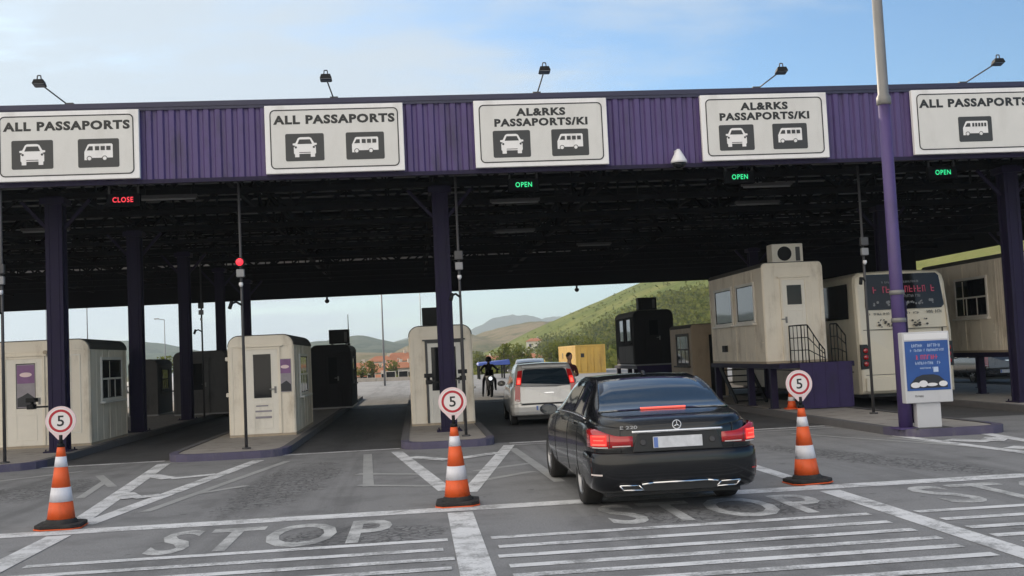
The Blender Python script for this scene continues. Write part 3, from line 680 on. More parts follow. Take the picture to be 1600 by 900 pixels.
def front_door(t, x0, x1, z1, win, leaf='cream_light', frame='cream', pane='glass', z0=.06, handle_x=None, canopy=True):
    mb = MB(); f = .06
    for (a, b, c, e) in ((x0 - f, x0, z0, z1), (x1, x1 + f, z0, z1), (x0 - f, x1 + f, z1, z1 + f)): mb.box(a, b, -.035, .0, c, e)
    if canopy: mb.box(x0 - .12, x1 + .12, -.07, 0, z1 + f, z1 + f + .035)
    mb.done('door_frame', M[frame], t, bevel=.006)
    mb = MB(); a, b, c, e = win
    for (p, q, r_, s_) in ((x0, a, z0, z1), (b, x1, z0, z1), (a, b, z0, c), (a, b, e, z1)): mb.box(p, q, -.018, .0, r_, s_)
    mb.box(a - .03, b + .03, -.026, -.018, c - .03, c); mb.box(a - .03, b + .03, -.026, -.018, e, e + .03); mb.box(a - .03, a, -.026, -.018, c, e); mb.box(b, b + .03, -.026, -.018, c, e)
    if c > .75:
        mb.box(a - .02, b + .02, -.026, -.018, z0 + .12, z0 + .15); mb.box(a - .02, b + .02, -.026, -.018, c - .16, c - .13); mb.box(a - .02, a + .01, -.026, -.018, z0 + .15, c - .16); mb.box(b - .01, b + .02, -.026, -.018, z0 + .15, c - .16)
    dr = mb.done('door', M[leaf], t, bevel=.003)
    mb = MB(); mb.box(a, b, -.008, -.001, c, e); mb.done('pane', M[pane], dr)
    hx = handle_x if handle_x is not None else x1 - .07
    mb = MB(); mb.box(hx - .025, hx + .025, -.03, -.018, 1.0, 1.16); mb.bar((hx, -.05, 1.1), (hx - .13, -.05, 1.1), .025); mb.bar((hx, -.02, 1.1), (hx, -.055, 1.1), .02); mb.done('handle', M['galv'], dr)
    return dr
def booth(label, x0, x1, y0, y1, z0, z1, wall='cream', group=None, ribs=True, rnd=.24):
    t = thing('inspection_booth', label, 'booth', (x0, y0, z0), group=group); w, h, d = x1 - x0, z1 - z0, y1 - y0
    mb = MB(); mb.prism(booth_profile(w, h, rnd), 0, d); mb.done('wall', M[wall], t, bevel=.012)
    mb = MB(); n = 6; r = rnd
    def arc(o): return [(w - r + (r + o) * math.cos(R(90 * k / n)), h - r + (r + o) * math.sin(R(90 * k / n))) for k in range(n + 1)] + [(r + (r + o) * math.cos(R(90 + 90 * k / n)), h - r + (r + o) * math.sin(R(90 + 90 * k / n))) for k in range(n + 1)]
    A_, B_ = arc(.003), arc(.022); mb.prism(A_ + B_[::-1], .05, d + .04); mb.done('roof', M['roof_grey'], t)
    if ribs:
        def trim(name, *b): mb = MB(); mb.box(*b); mb.done(name, M[wall], t, bevel=.004)
        for xa, xb in ((.015, .10), (w - .10, w - .015)): trim('corner_trim', xa, xb, -.014, 0, .06, h - r)
        for q in (.2, .8):
            if w > 1.4 and wall == 'cream': trim('wall_rib', w * q - .012 if q < .5 else w * q, (w * q - .012 if q < .5 else w * q) + .02, -.006, 0, .06, h - r - .03)
        for q in (.17, .33, .67, .83):
            if wall in ('cream', 'tan'): trim('wall_rib', w, w + .007, d * q, d * q + .02, .06, h - r); trim('wall_rib', -.007, 0, d * q, d * q + .02, .06, h - r)
        trim('head_trim', .1, w - .1, -.010, 0, h - r - .02, h - r + .03)
        for ya, yb in ((.01, .10), (d * .5, d * .5 + .05), (d - .1, d - .01)):
            trim('side_trim', w, w + .014, ya, yb, .06, h - r); trim('side_trim', -.014, 0, ya, yb, .06, h - r)
    mb = MB(); mb.box(-.012, w + .012, -.012, d + .012, 0, .055); mb.done('plinth', M['grey_metal'] if wall != 'cream' else M['tan'], t)
    return t, w, h, d
def ac_unit(label, x, y, z, w=.82, h=.5, d=.42, mat='black'):
    t = thing('air_conditioner', label, 'air conditioner', (x, y, z))
    mb = MB(); mb.box(-w / 2, w / 2, 0, d, .04, h + .04); mb.done('casing', M[mat], t, bevel=.015)
    mb = MB(); mb.lathe([(.19, -.012), (.19, 0.)], c=(-w * .1, 0, h / 2 + .04), seg=20, axis='y'); f = mb.done('fan_grille', M['black'], t)
    mb = MB(); mb.box(w * .26, w * .40, -.008, 0, .1, h * .9); mb.done('side_vent', M['dark_metal'], t)
    mb = MB(); mb.box(-w * .4, -w * .3, 0, d, 0, .04); mb.box(w * .3, w * .4, 0, d, 0, .04); mb.done('foot', M['dark_metal'], t)
    return t
def poster(t, x0, x1, z0, z1, y=-.02, name='poster'):
    mb = MB(); mb.box(x0, x1, y, y + .004, z0, z1); p = mb.done(name, M['poster_grey'], t); h = z1 - z0; w = x1 - x0
    mb = MB(); mb.box(x0 + .012, x1 - .012, y - .002, y, z0 + h * .56, z1 - h * .02); mb.done('upper_picture', M['poster_purple'], p)
    mb = MB(); mb.face([(x0 + w * .5 + q[0] * w * .34, y - .004, z0 + h * .76 + q[1] * h * .055) for q in disc(0, 0, 1, 14)]); mb.done('pale_emblem', M['disc_pink'], p)
    mb = MB(); mb.box(x0 + .012, x1 - .012, y - .002, y, z0 + h * .02, z0 + h * .22); mb.face([(x0 + .012, y - .002, z0 + h * .22), (x1 - .012, y - .002, z0 + h * .22), (x0 + w * .6, y - .002, z0 + h * .34), (x0 + w * .3, y - .002, z0 + h * .27)]); mb.done('dark_landscape', M['poster_dark'], p)
    return p

IZ = .128
# booth on the left island
t, w, h, d = booth('wide cream booth at the left edge, behind the leftmost purple column', -11.4, -7.6, 26.0, 29.2, IZ, 2.60)
front_door(t, 11.4 - 9.47, 11.4 - 8.66, 2.06, (11.4 - 9.25, 11.4 - 8.81, .92, 1.96))
poster(t, 11.4 - 9.235, 11.4 - 8.825, .94, 1.94, -.014)
mb = MB(); mb.box(2.95, 3.22, -.03, 0, 1.02, 2.0); mb.done('notice_board', M['poster_dark'], t)
mb = MB(); mb.box(3.36, 3.6, -.012, 0, .3, .33); mb.box(3.36, 3.6, -.012, 0, 2.1, 2.13); mb.box(3.36, 3.385, -.012, 0, .33, 2.1); mb.box(3.575, 3.6, -.012, 0, .33, 2.1); mb.done('front_panel_moulding', M['cream_light'], t)
side_window(t, w, .95, 2.65, 1.05, 1.98, 1)
mb = MB(); mb.lathe([(.05, -.02), (.05, .03)], c=(2.82, -.03, 2.2), seg=10, axis='y'); mb.done('lamp', M['tan'], t)
# booth on the second island
t, w, h, d = booth('narrow cream booth with a purple poster, on the second island', -4.42, -2.90, 26.0, 30.2, IZ, 2.50)
front_door(t, .37, 1.15, 2.04, (.58, .99, .90, 1.93))
poster(t, 1.17, 1.46, 1.02, 1.80, -.03)
mb = MB(); mb.box(.60, .98, -.03, -.026, .42, .47); mb.box(.60, .98, -.03, -.026, .57, .61); mb.box(.62, .9, -.03, -.026, .70, .73); mb.done('door_stickers', M['poster_grey'], t)
side_window(t, w, 1.25, 3.0, .95, 1.85, 1)
for z in (.95, 1.8): mb = MB(); mb.box(-.09, -.0, .1, .25, z, z + .1); mb.done('wall_light', M['white_pvc'], t, bevel=.02)
# booth on the third island
t, w, h, d = booth('cream booth behind the centre column, black air conditioner on its roof', -.16, 1.38, 26.8, 30.4, IZ, 2.57)
front_door(t, .44, 1.26, 2.02, (.53, 1.14, .85, 1.92), leaf='white_pvc', frame='shaded_booth')  # dark frame colour paints in the shadow gap round the door
side_window(t, w, 1.2, 3.0, .95, 1.85, 1)
mb = MB(); mb.box(.72, .76, -.03, -.026, .45, .8); mb.box(.76, .9, -.03, -.026, .6, .63); mb.done('door_stickers', M['poster_grey'], t)
ac_unit('black air conditioner on the roof of the booth behind the centre column', .52, 27.6, 2.585, .66, .45)

def railing(t, pts_top, zlow, n, name='railing', r=.016):
    mb = MB()
    mb.tube(pts_top, r, 8)
    for k in (.33, .66): mb.tube([(p[0], p[1], p[2] - (p[2] - zf) * k) for p, zf in zip(pts_top, zlow)], r * .75, 6)
    for p, zf in zip(pts_top, zlow): mb.cyl((p[0], p[1], zf), p, r, seg=8)
    for i in range(len(pts_top) - 1):
        for j in range(1, n):
            q = [pts_top[i][k] + (pts_top[i + 1][k] - pts_top[i][k]) * j / n for k in range(3)]; zf = zlow[i] + (zlow[i + 1] - zlow[i]) * j / n
            mb.cyl((q[0], q[1], zf), q, r * .6, seg=6)
    return mb.done(name, M['black'], t)
def steel_platform(label, x0, x1, y0, y1, z1, apron, rails=True, name='booth_platform', cat='platform'):
    t = thing(name, label, cat, (x0, y0, IZ)); w, d, h = x1 - x0, y1 - y0, z1 - IZ
    mb = MB(); mb.box(0, w, 0, d, h - .12, h); mb.done('deck', M['purple_dark'], t, bevel=.006)
    for (px, py) in ((.08, .9), (.08, d * .45), (.08, d - .2), (w - .3, d - .2), (w - .3, d * .45)):
        mb = MB(); mb.box(px, px + .16, py, py + .16, 0, h - .12); mb.box(px - .04, px + .2, py - .04, py + .2, 0, .02); mb.done('post', M['purple_dark'], t)
    if apron:
        a0, a1 = apron; mb = MB(); mb.box(a0, a1, -.03, .0, .02, h); mb.box(a1 - .03, a1, 0, .9, .02, h - .12)
        for k in range(5): q = a0 + (a1 - a0) * k / 4; mb.box(q - .02, q + .02, -.04, -.03, .04, h)
        mb.done('apron_panel', M['apron_shaded'], t)
    return t, w, d, h
# raised booth right of the car
PZ = 1.25
t, w, d, h = steel_platform('purple steel platform carrying the raised booth behind the car', 8.72, 10.6, 25.45, 31.5, PZ, (.52, 1.78))
mb = MB()
for k in range(6): mb.box(.10, .95, 4.0 + k * .26, 4.0 + k * .26 + .24, .05 + k * .17, .08 + k * .17)
mb.bar((.1, 3.95, 0), (.1, 5.5, 1.05), .04, .16); mb.bar((.95, 3.95, 0), (.95, 5.5, 1.05), .04, .16); mb.done('stair', M['black'], t)
zt = h + .92
railing(t, [(.62, .06, zt), (.78, .06, zt), (1.05, .06, zt - .45), (1.18, .06, zt - .62)], [h, h, h, h], 2)
railing(t, [(1.35, .06, zt), (1.52, .06, zt), (1.72, .06, zt - .3)], [h, h, h], 2)
railing(t, [(.62, .06, zt), (.62, .9, zt)], [h, h], 3)
t, w, h, d = booth('raised cream booth on a purple platform, railings before its door', 8.74, 10.30, 26.4, 31.3, PZ + .003, 3.78, rnd=.1)
front_door(t, .50, 1.08, 2.08, (.61, .99, 1.46, 1.95), z0=.05, handle_x=.56)
side_window(t, 0, .75, 2.2, 1.12, 2.04, -1, pane='glass_sky', bars=False)
side_window(t, 0, 2.7, 4.3, 1.12, 2.04, -1, pane='glass_sky', bars=False)
mb = MB()
for z in (.3, .52, .74): mb.box(-.012, 0, .2, 4.8, z, z + .03)
mb.done('wall_ribs', M['cream'], t)
mb = MB(); mb.box(-.09, 0, 3.3, 3.6, .32, .5); mb.done('vent_box', M['black'], t)
ac_unit('cream air conditioner on the roof of the raised booth', 9.83, 27.5, 3.80, .84, .52, mat='cream_light')
# raised booth at the right edge
t, w, d, h = steel_platform('dark purple platform under the raised booth at the right edge', 15.2, 17.2, 25.6, 31.5, PZ, (1.2, 2.0))
t, w, h, d = booth('raised cream booth at the right edge, beside the white bus', 15.3, 17.0, 26.5, 31.2, PZ + .003, 3.82, rnd=.1)
side_window(t, 0, 1.15, 2.75, 1.02, 2.0, -1)
mb = MB()
for z in (.3, .52, .74): mb.box(-.012, 0, .9, 4.6, z, z + .03)
for y in (.14, .26, .38, .5, .62): mb.box(-.014, 0, y, y + .05, .06, 2.45)
mb.done('wall_ribs', M['cream'], t)
mb = MB(); mb.box(.15, .2, -.1, -.06, .3, 1.35); mb.done('grab_rail', M['black'], t)

# second row of booths, deep under the canopy
t, w, h, d = booth('shaded booth deep under the canopy, behind the left column row', -8.75, -6.85, 40., 43.6, IZ, 2.40, wall='shaded_booth')
front_door(t, .5, 1.2, 1.95, (.62, 1.05, .9, 1.85), leaf='shaded_booth', frame='shaded_booth'); side_window(t, w, .9, 2.2, .95, 1.8, 1, frame='shaded_booth')
t, w, h, d = booth('dark booth with a rooftop box and aerial, behind the second island booth', -3.82, -2.38, 39.6, 43.2, IZ, 2.42, wall='deep_shade_booth')
front_door(t, .55, 1.05, 1.95, (.65, .95, .9, 1.85), leaf='deep_shade_booth', frame='deep_shade_booth'); side_window(t, w, .9, 2.2, .95, 1.8, 1, frame='shaded_booth')
ac_unit('black air conditioner on the dark booth behind the second island', -2.82, 40.4, 2.44, .74, .52)
t = thing('aerial', 'thin aerial on the roof of the dark booth behind the second island', 'aerial', (-2.5, 41, 2.42)); mb = MB(); mb.cyl((0, 0, 0), (0, 0, 1.15), .022, .012, seg=8); mb.cyl((0, 0, 0), (0, 0, .06), .06, seg=10); mb.done('mast', M['black'], t)
t, w, h, d = booth('small dark cabin at the far left between two purple columns', -10.6, -9.55, 41, 43.4, IZ, 2.2, wall='shaded_booth', ribs=False)
side_window(t, w, .7, 1.7, .95, 1.7, 1, frame='shaded_booth')
t, w, d, h = steel_platform('dark platform under the shaded booth in the second row', 8.6, 10.4, 41.8, 46.6, 1.1, (0.05, 1.75))
t, w, h, d = booth('raised shaded booth in the second row against the green hill', 8.7, 10.3, 42.5, 46.4, 1.103, 3.30, wall='deep_shade_booth')
side_window(t, 0, .6, 1.5, 1.0, 1.9, -1, frame='deep_shade_booth', bars=False, pane='glass_sky'); side_window(t, 0, 2.1, 3.0, 1.0, 1.9, -1, frame='deep_shade_booth', bars=False, pane='glass_sky')
mb = MB(); mb.box(-.02, 0, .3, 3.3, .1, .8); mb.done('lower_panel', M['shaded_booth'], t)
front_door(t, .5, 1.1, 1.9, (.62, .98, 1.2, 1.8), leaf='deep_shade_booth', frame='deep_shade_booth')
ac_unit('black air conditioner on the shaded booth in the second row', 9.5, 43.4, 3.32, .76, .5)
t, w, h, d = booth('weathered tan cabin between the raised booth and the shaded booth', 8.66, 9.75, 33.4, 36.2, IZ, 2.46, wall='tan', rnd=.1)
side_window(t, 0, .4, 1.9, 1.1, 2.0, -1, frame='shaded_booth', pane='glass_sky')
front_door(t, .55, 1.0, 2.0, (.62, .93, 1.1, 1.9), leaf='black', frame='tan')

# ------------------------------------------------------------------ poles at the lane ends
def signal_pole(x, y, label, red=False, top=5.6, boxes=True, z0=IZ):
    t = thing('signal_pole', label, 'pole', (x, y, z0))
    mb = MB(); mb.cyl((0, 0, 0), (0, 0, top - z0), .032, .026, seg=10); mb.cyl((0, 0, 0), (0, 0, .03), .09, seg=12); mb.done('pole', M['dark_metal'], t)
    if boxes:
        z = 3.68 - z0
        if red:
            mb = MB(); mb.lathe([(.095, -.16), (.095, -.05), (.08, -.02)], c=(0, 0, z + .22), seg=18, axis='y'); sg = mb.done('signal_head', M['black'], t)
            mb = MB(); mb.lathe([(.075, -.165), (.07, -.172), (.001, -.18)], c=(0, 0, z + .22), seg=18, axis='y'); mb.done('red_lens', M['led_lamp'], sg)
        else:
            mb = MB(); mb.box(-.09, .09, -.13, -.03, z + .13, z + .32); mb.done('signal_head', M['dark_metal'], t, bevel=.02)
        mb = MB(); mb.box(-.08, .08, -.12, -.03, z - .08, z + .08); mb.done('sensor_box', M['grey_metal'], t, bevel=.015)
        mb = MB(); mb.lathe([(.04, .05), (.045, 0), (.02, -.04)], c=(0, -.06, z - .24), seg=12); mb.done('small_lamp', M['white_plastic'], t)
        mb = MB(); mb.tube([(-.0, 0, z - .65), (-.1, -.12, z - .58), (-.17, -.2, z - .62)], .022, 6); mb.cyl((-.17, -.2, z - .58), (-.21, -.25, z - .72), .04, seg=8); mb.done('camera', M['black'], t)
    return t
signal_pole(-3.48, 22.3, 'thin pole with a lit red lamp, in front of the second island booth', red=True)
signal_pole(.97, 22.6, 'thin dark pole with grey boxes just right of the centre column')
signal_pole(9.9, 22.9, 'thin dark pole with sensor boxes in front of the white bus')
signal_pole(-8.03, 21.9, 'thin dark pole at the left edge of the picture')
signal_pole(-7.16, 37.2, 'thin pole with a box standing beyond the left column row')
def lane_reader(label, x, y, z, ax, twin=False):
    t = thing('plate_reader', label, 'camera', (x, y, z))
    mb = MB(); mb.bar((ax, 0, -.06), (0, 0, -.06), .04); mb.done('arm', M['black'], t)
    mb = MB(); mb.box(-.07, .07, -.16, .06, -.1, .0); mb.box(-.1, .1, -.14, .08, .05, .14); mb.box(-.03, .03, -.05, .02, 0, .05); mb.done('housing', M['black'], t, bevel=.01)
    mb = MB(); mb.cyl((0, -.165, -.05), (0, -.16, -.05), .035, seg=12); mb.done('lens', M['glass'], t)
lane_reader('black plate reader on an arm left of the leftmost column', -8.28, 24.2, 1.18, .32)
lane_reader('black plate reader on an arm left of the centre column', .26, 24.3, 1.30, .25)
lane_reader('black plate reader right of the centre column, beside the thin pole', 1.02, 24.3, 1.36, -.18)

# tall pole and display stand on the right-hand island
t = thing('lamp_post', 'tall purple and silver pole standing on the right island', 'pole', (8.69, 18.76, IZ))
mb = MB(); mb.cyl((0, 0, 0), (0, 0, 5.9), .122, .105, seg=20); mb.box(-.2, .2, -.2, .2, 0, .03); mb.done('lower_shaft', M['purple'], t)
mb = MB(); mb.lathe([(.105, 5.88), (.13, 5.9), (.13, 6.02), (.098, 6.08), (.085, 9.5)], seg=20); mb.done('upper_shaft', M['galv'], t)
for z in (1.95, 2.45): mb = MB(); mb.lathe([(.126, z - .04), (.132, z - .04), (.132, z + .04), (.126, z + .04)], seg=18, caps=False); mb.done('clamp_band', M['galv'], t)
mb = MB(); mb.cyl((.135, -.02, .1), (.135, -.02, 2.3), .022, seg=8); mb.done('conduit', M['purple_dark'], t)

t = thing('display_stand', 'light grey stand with a blue poster, right of the tall pole', 'display', (9.04, 18.55, IZ), rz=R(-2))
mb = MB(); mb.box(-.22, .22, 0, .16, .02, .5); mb.done('pedestal', M['kiosk'], t, bevel=.008)
mb = MB(); mb.box(-.32, .34, -.16, .26, 0, .02); mb.done('base_plate', M['dark_metal'], t)
mb = MB(); mb.box(-.43, .43, -.06, .14, .46, 1.72); mb.done('cabinet', M['kiosk'], t, bevel=.015)
mb = MB(); mb.box(-.395, .395, -.066, -.06, .68, 1.56); ps = mb.done('poster', M['poster_blue'], t)
mb = MB(); mb.box(-.395, .395, -.066, -.06, 1.585, 1.69); mb.done('header_panel', M['white_plastic'], t)
def scribble(mb, x0, x1, z, h, y, seed, fill=.8):
    """row of small illegible letter-like strokes"""
    rd = random.Random(seed); x = x0
    while x < x1:
        cw = h * rd.uniform(.45, .8)
        if rd.random() < .86:
            mb.face([(x, y, z), (x + h * .16, y, z), (x + h * .16, y, z + h), (x, y, z + h)])
            for zz in ((z + h * .84,), (z, z + h * .44), (z + h * .42,))[rd.randrange(3)]: mb.face([(x + h * .17, y, zz), (x + cw * .8, y, zz), (x + cw * .8, y, zz + h * .16), (x + h * .17, y, zz + h * .16)])
            if rd.random() < .5: mb.face([(x + cw * .66, y, z), (x + cw * .82, y, z), (x + cw * .82, y, z + h * .9), (x + cw * .66, y, z + h * .9)])
        x += cw * 1.12
mb = MB(); y = -.069
for i, (z, hh, a, b) in enumerate(((1.45, .055, -.27, -.08), (1.45, .055, .02, .3), (1.37, .045, -.3, .3), (1.14, .05, -.22, .24), (1.06, .03, -.14, .12))): scribble(mb, a, b, z, hh, y, i + 3)
mb.face([(.1, y, 1.0), (.19, y, 1.0), (.19, y, 1.09), (.1, y, 1.09)]); mb.done('pale_lettering', M['poster_pale'], ps)
mb = MB(); scribble(mb, -.2, .2, 1.23, .08, y, 31); mb.done('red_lettering', M['poster_red'], ps)
mb = MB(); mb.face([(-.34, y, .72), (.34, y, .72), (.34, y, .80), (.2, y, .93), (.1, y, .96), (-.1, y, .96), (-.22, y, .92), (-.34, y, .8)]); mb.done('dark_shape', M['poster_dark'], ps)
mb = MB()
for cx, cz, rx, rz in ((-.24, .78, .09, .05), (-.1, .80, .08, .06), (.06, .78, .1, .03), (.26, .79, .08, .05)): mb.face([(cx + q[0] * rx, y - .003, cz + q[1] * rz) for q in disc(0, 0, 1, 12)])
mb.done('pale_shape', M['white_plastic'], ps)
mb = MB(); scribble(mb, -.26, -.1, .565, .035, -.064, 77); mb.done('base_lettering', M['ink'], t)

# ------------------------------------------------------------------ cones with speed plates
def oct_(r, c): return [(-r, -r + c), (-r + c, -r), (r - c, -r), (r, -r + c), (r, r - c), (r - c, r), (-r + c, r), (-r, r - c)]
def speed_cone(loc, rz, label, seed, lean=(0, 0)):
    t = thing('traffic_cone', label, 'traffic cone', loc, rz, group='orange cones with 5 km/h plates on the stop line')
    mb = MB(); mb.prism(oct_(.26, .09), .012, .055, 'z'); mb.lathe([(.20, .05), (.17, .09), (.16, .105)], seg=24); mb.done('rubber_base', M['rubber'], t, bevel=.012)
    mb = MB(); mb.prism(oct_(.265, .085), 0, .0115, 'z'); mb.done('base_rim', M['orange'], t)
    t.rotation_euler = (R(lean[0]), R(lean[1]), rz)
    rr = lambda z: .158 - (z - .09) * .138
    def seg(a, b, name, mat, e=0.):
        mb = MB(); mb.lathe([(rr(a) + e, a), (rr(b) + e, b)], seg=28); mb.done(name, M[mat], t)
    seg(.09, .30, 'cone_body', 'orange'); seg(.30, .465, 'reflective_band', 'refl_white', .002); seg(.465, .70, 'cone_body', 'orange'); seg(.70, .82, 'reflective_band', 'refl_white', .002); seg(.82, .94, 'cone_body', 'orange')
    mb = MB(); mb.cyl((0, 0, .94), (0, 0, 1.07), .022, seg=10); mb.lathe([(.045, .93), (.04, .97)], seg=14); mb.done('plate_post', M['black'], t)
    P = []
    for k in range(41):
        a = R(-90 + 40 - 10 + (280 + 20) * k / 40) if False else R(-52 + 284 * k / 40); P.append((.172 * math.cos(a), 1.235 + .172 * math.sin(a)))
    P += [(-.03, 1.015), (.03, 1.015)]
    mb = MB(); mb.prism(P, -.008, .008); pl = mb.done('speed_plate', M['disc_pink'], t)
    mb = MB(); mb.face([(p[0], -.0105, p[1]) for p in disc(0, 1.235, .15)]); mb.done('white_face', M['disc_white'], pl)
    mb = MB(); mb.ring(disc(0, 1.235, .134), disc(0, 1.235, .106), -.013); mb.done('red_ring', M['red'], pl)
    mb = MB(); mb.add_mesh(text_mesh('5', .125, width=.078, bold=.012), face_front(0, -.013, 1.235)); mb.done('numeral', M['ink'], pl, fix=False)
    mb = MB(); mb.lathe([(.012, -.013), (.001, -.016)], c=(0, 0, 1.06), seg=8, axis='y'); mb.done('screw', M['ink'], pl)
    return t
speed_cone((-4.21, 13.18, .0095), R(4), 'orange cone with a 5 plate on the stop line, left of the car', 1, (0, .9))
speed_cone((.43, 13.16, .0095), R(-3), 'orange cone with a 5 plate before the centre island', 2, (.8, -.6))
speed_cone((4.83, 13.30, .0095), R(2), 'orange cone with a 5 plate on the stop line, right of the car', 3, (-.7, -1.2))
bpy.data.objects['traffic_cone']['label'] = 'leftmost orange cone with a 5 plate, before the wide cream booth'
t = thing('traffic_cone', 'small plain orange cone under the raised booth platform', 'traffic cone', (9.15, 25.95, IZ))
mb = MB(); mb.prism(oct_(.16, .05), 0, .03, 'z'); mb.done('rubber_base', M['orange'], t)
mb = MB(); mb.lathe([(.115, .03), (.09, .2)], seg=20); mb.lathe([(.075, .3), (.035, .56), (.001, .565)], seg=20); mb.done('cone_body', M['orange'], t)
mb = MB(); mb.lathe([(.092, .2), (.077, .3)], seg=20); mb.done('reflective_band', M['refl_white'], t)
# ------------------------------------------------------------------ cars
def pchip(xs, ys):
    n = len(xs); h = [xs[i + 1] - xs[i] for i in range(n - 1)]; d = [(ys[i + 1] - ys[i]) / h[i] for i in range(n - 1)]
    m = [d[0]] + [0 if d[i - 1] * d[i] <= 0 else 2 * d[i - 1] * d[i] / (d[i - 1] + d[i]) for i in range(1, n - 1)] + [d[-1]]
    def f(x):
        x = max(xs[0], min(xs[-1], x)); i = 0
        while i < n - 2 and x > xs[i + 1]: i += 1
        t = (x - xs[i]) / h[i]
        return (ys[i] * (1 + 2 * t) * (1 - t) ** 2 + m[i] * h[i] * t * (1 - t) ** 2 + ys[i + 1] * t * t * (3 - 2 * t) + m[i + 1] * h[i] * t * t * (t - 1))
    return f
class CarShape:
    """car skin: stations (y, z bottom, half width, z shoulder, half width at shoulder, half width at roof edge, z roof edge, z top)"""
    def __init__(s, st, shear=lambda y, z: 0.):
        s.st = st; ys = [q[0] for q in st]; s.y0, s.y1 = ys[0], ys[-1]
        s.f = [pchip(ys, [q[i] for q in st]) for i in range(1, 8)]; s.shear = shear
    def sec(s, y):
        zb, w, zs, wb, wr, zr, zt = [f(y) for f in s.f]
        zm = zb + (zs - zb) * .48
        return [(0, zb), (.72 * w, zb), (.93 * w, zb + .035), (.985 * w, zb + .16), (w, zm), (.992 * w, zs - .15), (wb, zs), (wb - .035, zs + .025),
                (wb * .45 + wr * .55 + .012, zs + (zr - zs) * .5), (wr, zr), (wr * .86, zr + (zt - zr) * .55), (wr * .45, zt - (zt - zr) * .12), (0, zt)]
    def S(s, y, v, side=1):
        P = s.sec(y); i = max(0, min(len(P) - 2, int(v))); t = v - i
        q = [P[max(0, i - 1)], P[i], P[i + 1], P[min(len(P) - 1, i + 2)]]
        if i == 0: q[0] = (-P[1][0], P[1][1])
        if i == len(P) - 2: q[3] = (-P[-2][0], P[-2][1])
        x = cr(q[0][0], q[1][0], q[2][0], q[3][0], t); z = cr(q[0][1], q[1][1], q[2][1], q[3][1], t)
        return Vector((side * max(0., x), y + s.shear(y, z), z))
    def off(s, y, v, side, d):
        e = .02; a = s.S(min(s.y1, y + e), v, side) - s.S(max(s.y0, y - e), v, side); b = s.S(y, min(12, v + .05), side) - s.S(y, max(0, v - .05), side)
        n = a.cross(b); n = n.normalized() if n.length > 1e-9 else Vector((0, 0, 1))
        if n.x * side < -.01 or (abs(n.x) <= .01 and n.z < 0): n = -n
        return s.S(y, v, side) + n * d
    def body(s, mat, parent, ny=70, wheels=(), r=.37, xin=.55):
        mb = MB(); nv = 36; vs = [12 * j / nv for j in range(nv + 1)]
        ys = [s.y0 + (s.y1 - s.y0) * (.5 - .5 * math.cos(math.pi * (.0 + i / ny))) for i in range(ny + 1)]
        rings = []
        for y in ys:
            ring = [mb.bm.verts.new(s.S(y, v, 1)) for v in vs] + [mb.bm.verts.new(s.S(y, v, -1)) for v in vs[-2:0:-1]]
            rings.append(ring)
        n = len(rings[0])
        for a, b in zip(rings[:-1], rings[1:]):
            for i in range(n): mb.bm.faces.new([a[i], a[(i + 1) % n], b[(i + 1) % n], b[i]]).smooth = True
        for ring, dy in ((rings[0], -.012), (rings[-1], .02)):
            c = sum((v.co for v in ring), Vector()) / n; cv = mb.bm.verts.new(c + Vector((0, dy, 0)))
            inner = [mb.bm.verts.new(c + (v.co - c) * .9 + Vector((0, dy * .8, 0))) for v in ring]
            for i in range(n):
                mb.bm.faces.new([ring[i], ring[(i + 1) % n], inner[(i + 1) % n], inner[i]]).smooth = True
                mb.bm.faces.new([inner[i], inner[(i + 1) % n], cv]).smooth = True
        o = mb.done('body', mat, parent)
        cut = []
        for (wy, wz) in wheels:
            for sd_ in (-1, 1):
                c = MB(); c.cyl((sd_ * xin, wy, wz), (sd_ * 1.3, wy, wz), r, seg=40); q = c.done('arch_cutter', M['trim_black']); cut.append(q)
                md = o.modifiers.new('arch', 'BOOLEAN'); md.operation = 'DIFFERENCE'; md.object = q; md.solver = 'EXACT'
                try: md.material_mode = 'TRANSFER'
                except Exception: pass
        if cut:
            baked(o)
            for q in cut: bpy.data.objects.remove(q)
        for p in o.data.polygons: p.use_smooth = True
        try:
            o.data.set_sharp_from_angle(angle=R(38))
        except Exception: pass
        return o
    def patch(s, name, mat, parent, y0, y1, v0, v1, side, d=.005, nu=14, nv=8, lim=None):
        mb = MB()
        def fn(u, w):
            v = v0 + (v1 - v0) * w; a, b = (y0, y1) if lim is None else lim(w); return s.off(a + (b - a) * u, v, side, d)
        mb.grid(fn, nu, nv); return mb.done(name, mat, parent)
def wheel(parent, x, y, r, wd, side, spokes=5, rim='rim', double=True):
    mb = MB(); h = wd / 2; rr = r * .66
    mb.lathe([(rr, -h * .9), (r * .9, -h), (r * .98, -h * .8), (r, -h * .5), (r, h * .5), (r * .98, h * .8), (r * .9, h), (rr, h * .9), (rr, -h * .9)], c=(0, 0, 0), seg=36, axis='x', caps=False)
    w_ = mb.done('wheel', M['rubber'], parent); w_.location = (x, y, r)
    mb = MB(); xo = side * h * .78
    mb.lathe([(rr, side * h * .92), (rr * .93, xo), (rr * .9, side * h * .2)], seg=32, axis='x', caps=False)
    mb.lathe([(rr * .2, xo), (rr * .16, xo + side * .012), (.001, xo + side * .014)], seg=16, axis='x')
    for k in range(spokes):
        for dlt in ((-.13, .13) if double else (0,)):
            a = 2 * math.pi * k / spokes; b = a + dlt
            mb.bar((xo - side * .005, math.cos(a) * rr * .15, math.sin(a) * rr * .15), (xo - side * .012, math.cos(b) * rr * .94, math.sin(b) * rr * .94), .028 if double else .05, .02)
    mb.done('rim', M[rim], w_)
    mb = MB(); mb.cyl((side * h * .1, 0, 0), (side * h * .15, 0, 0), rr * .88, seg=24); mb.done('brake_disc', M['dark_metal'], w_)
    return w_

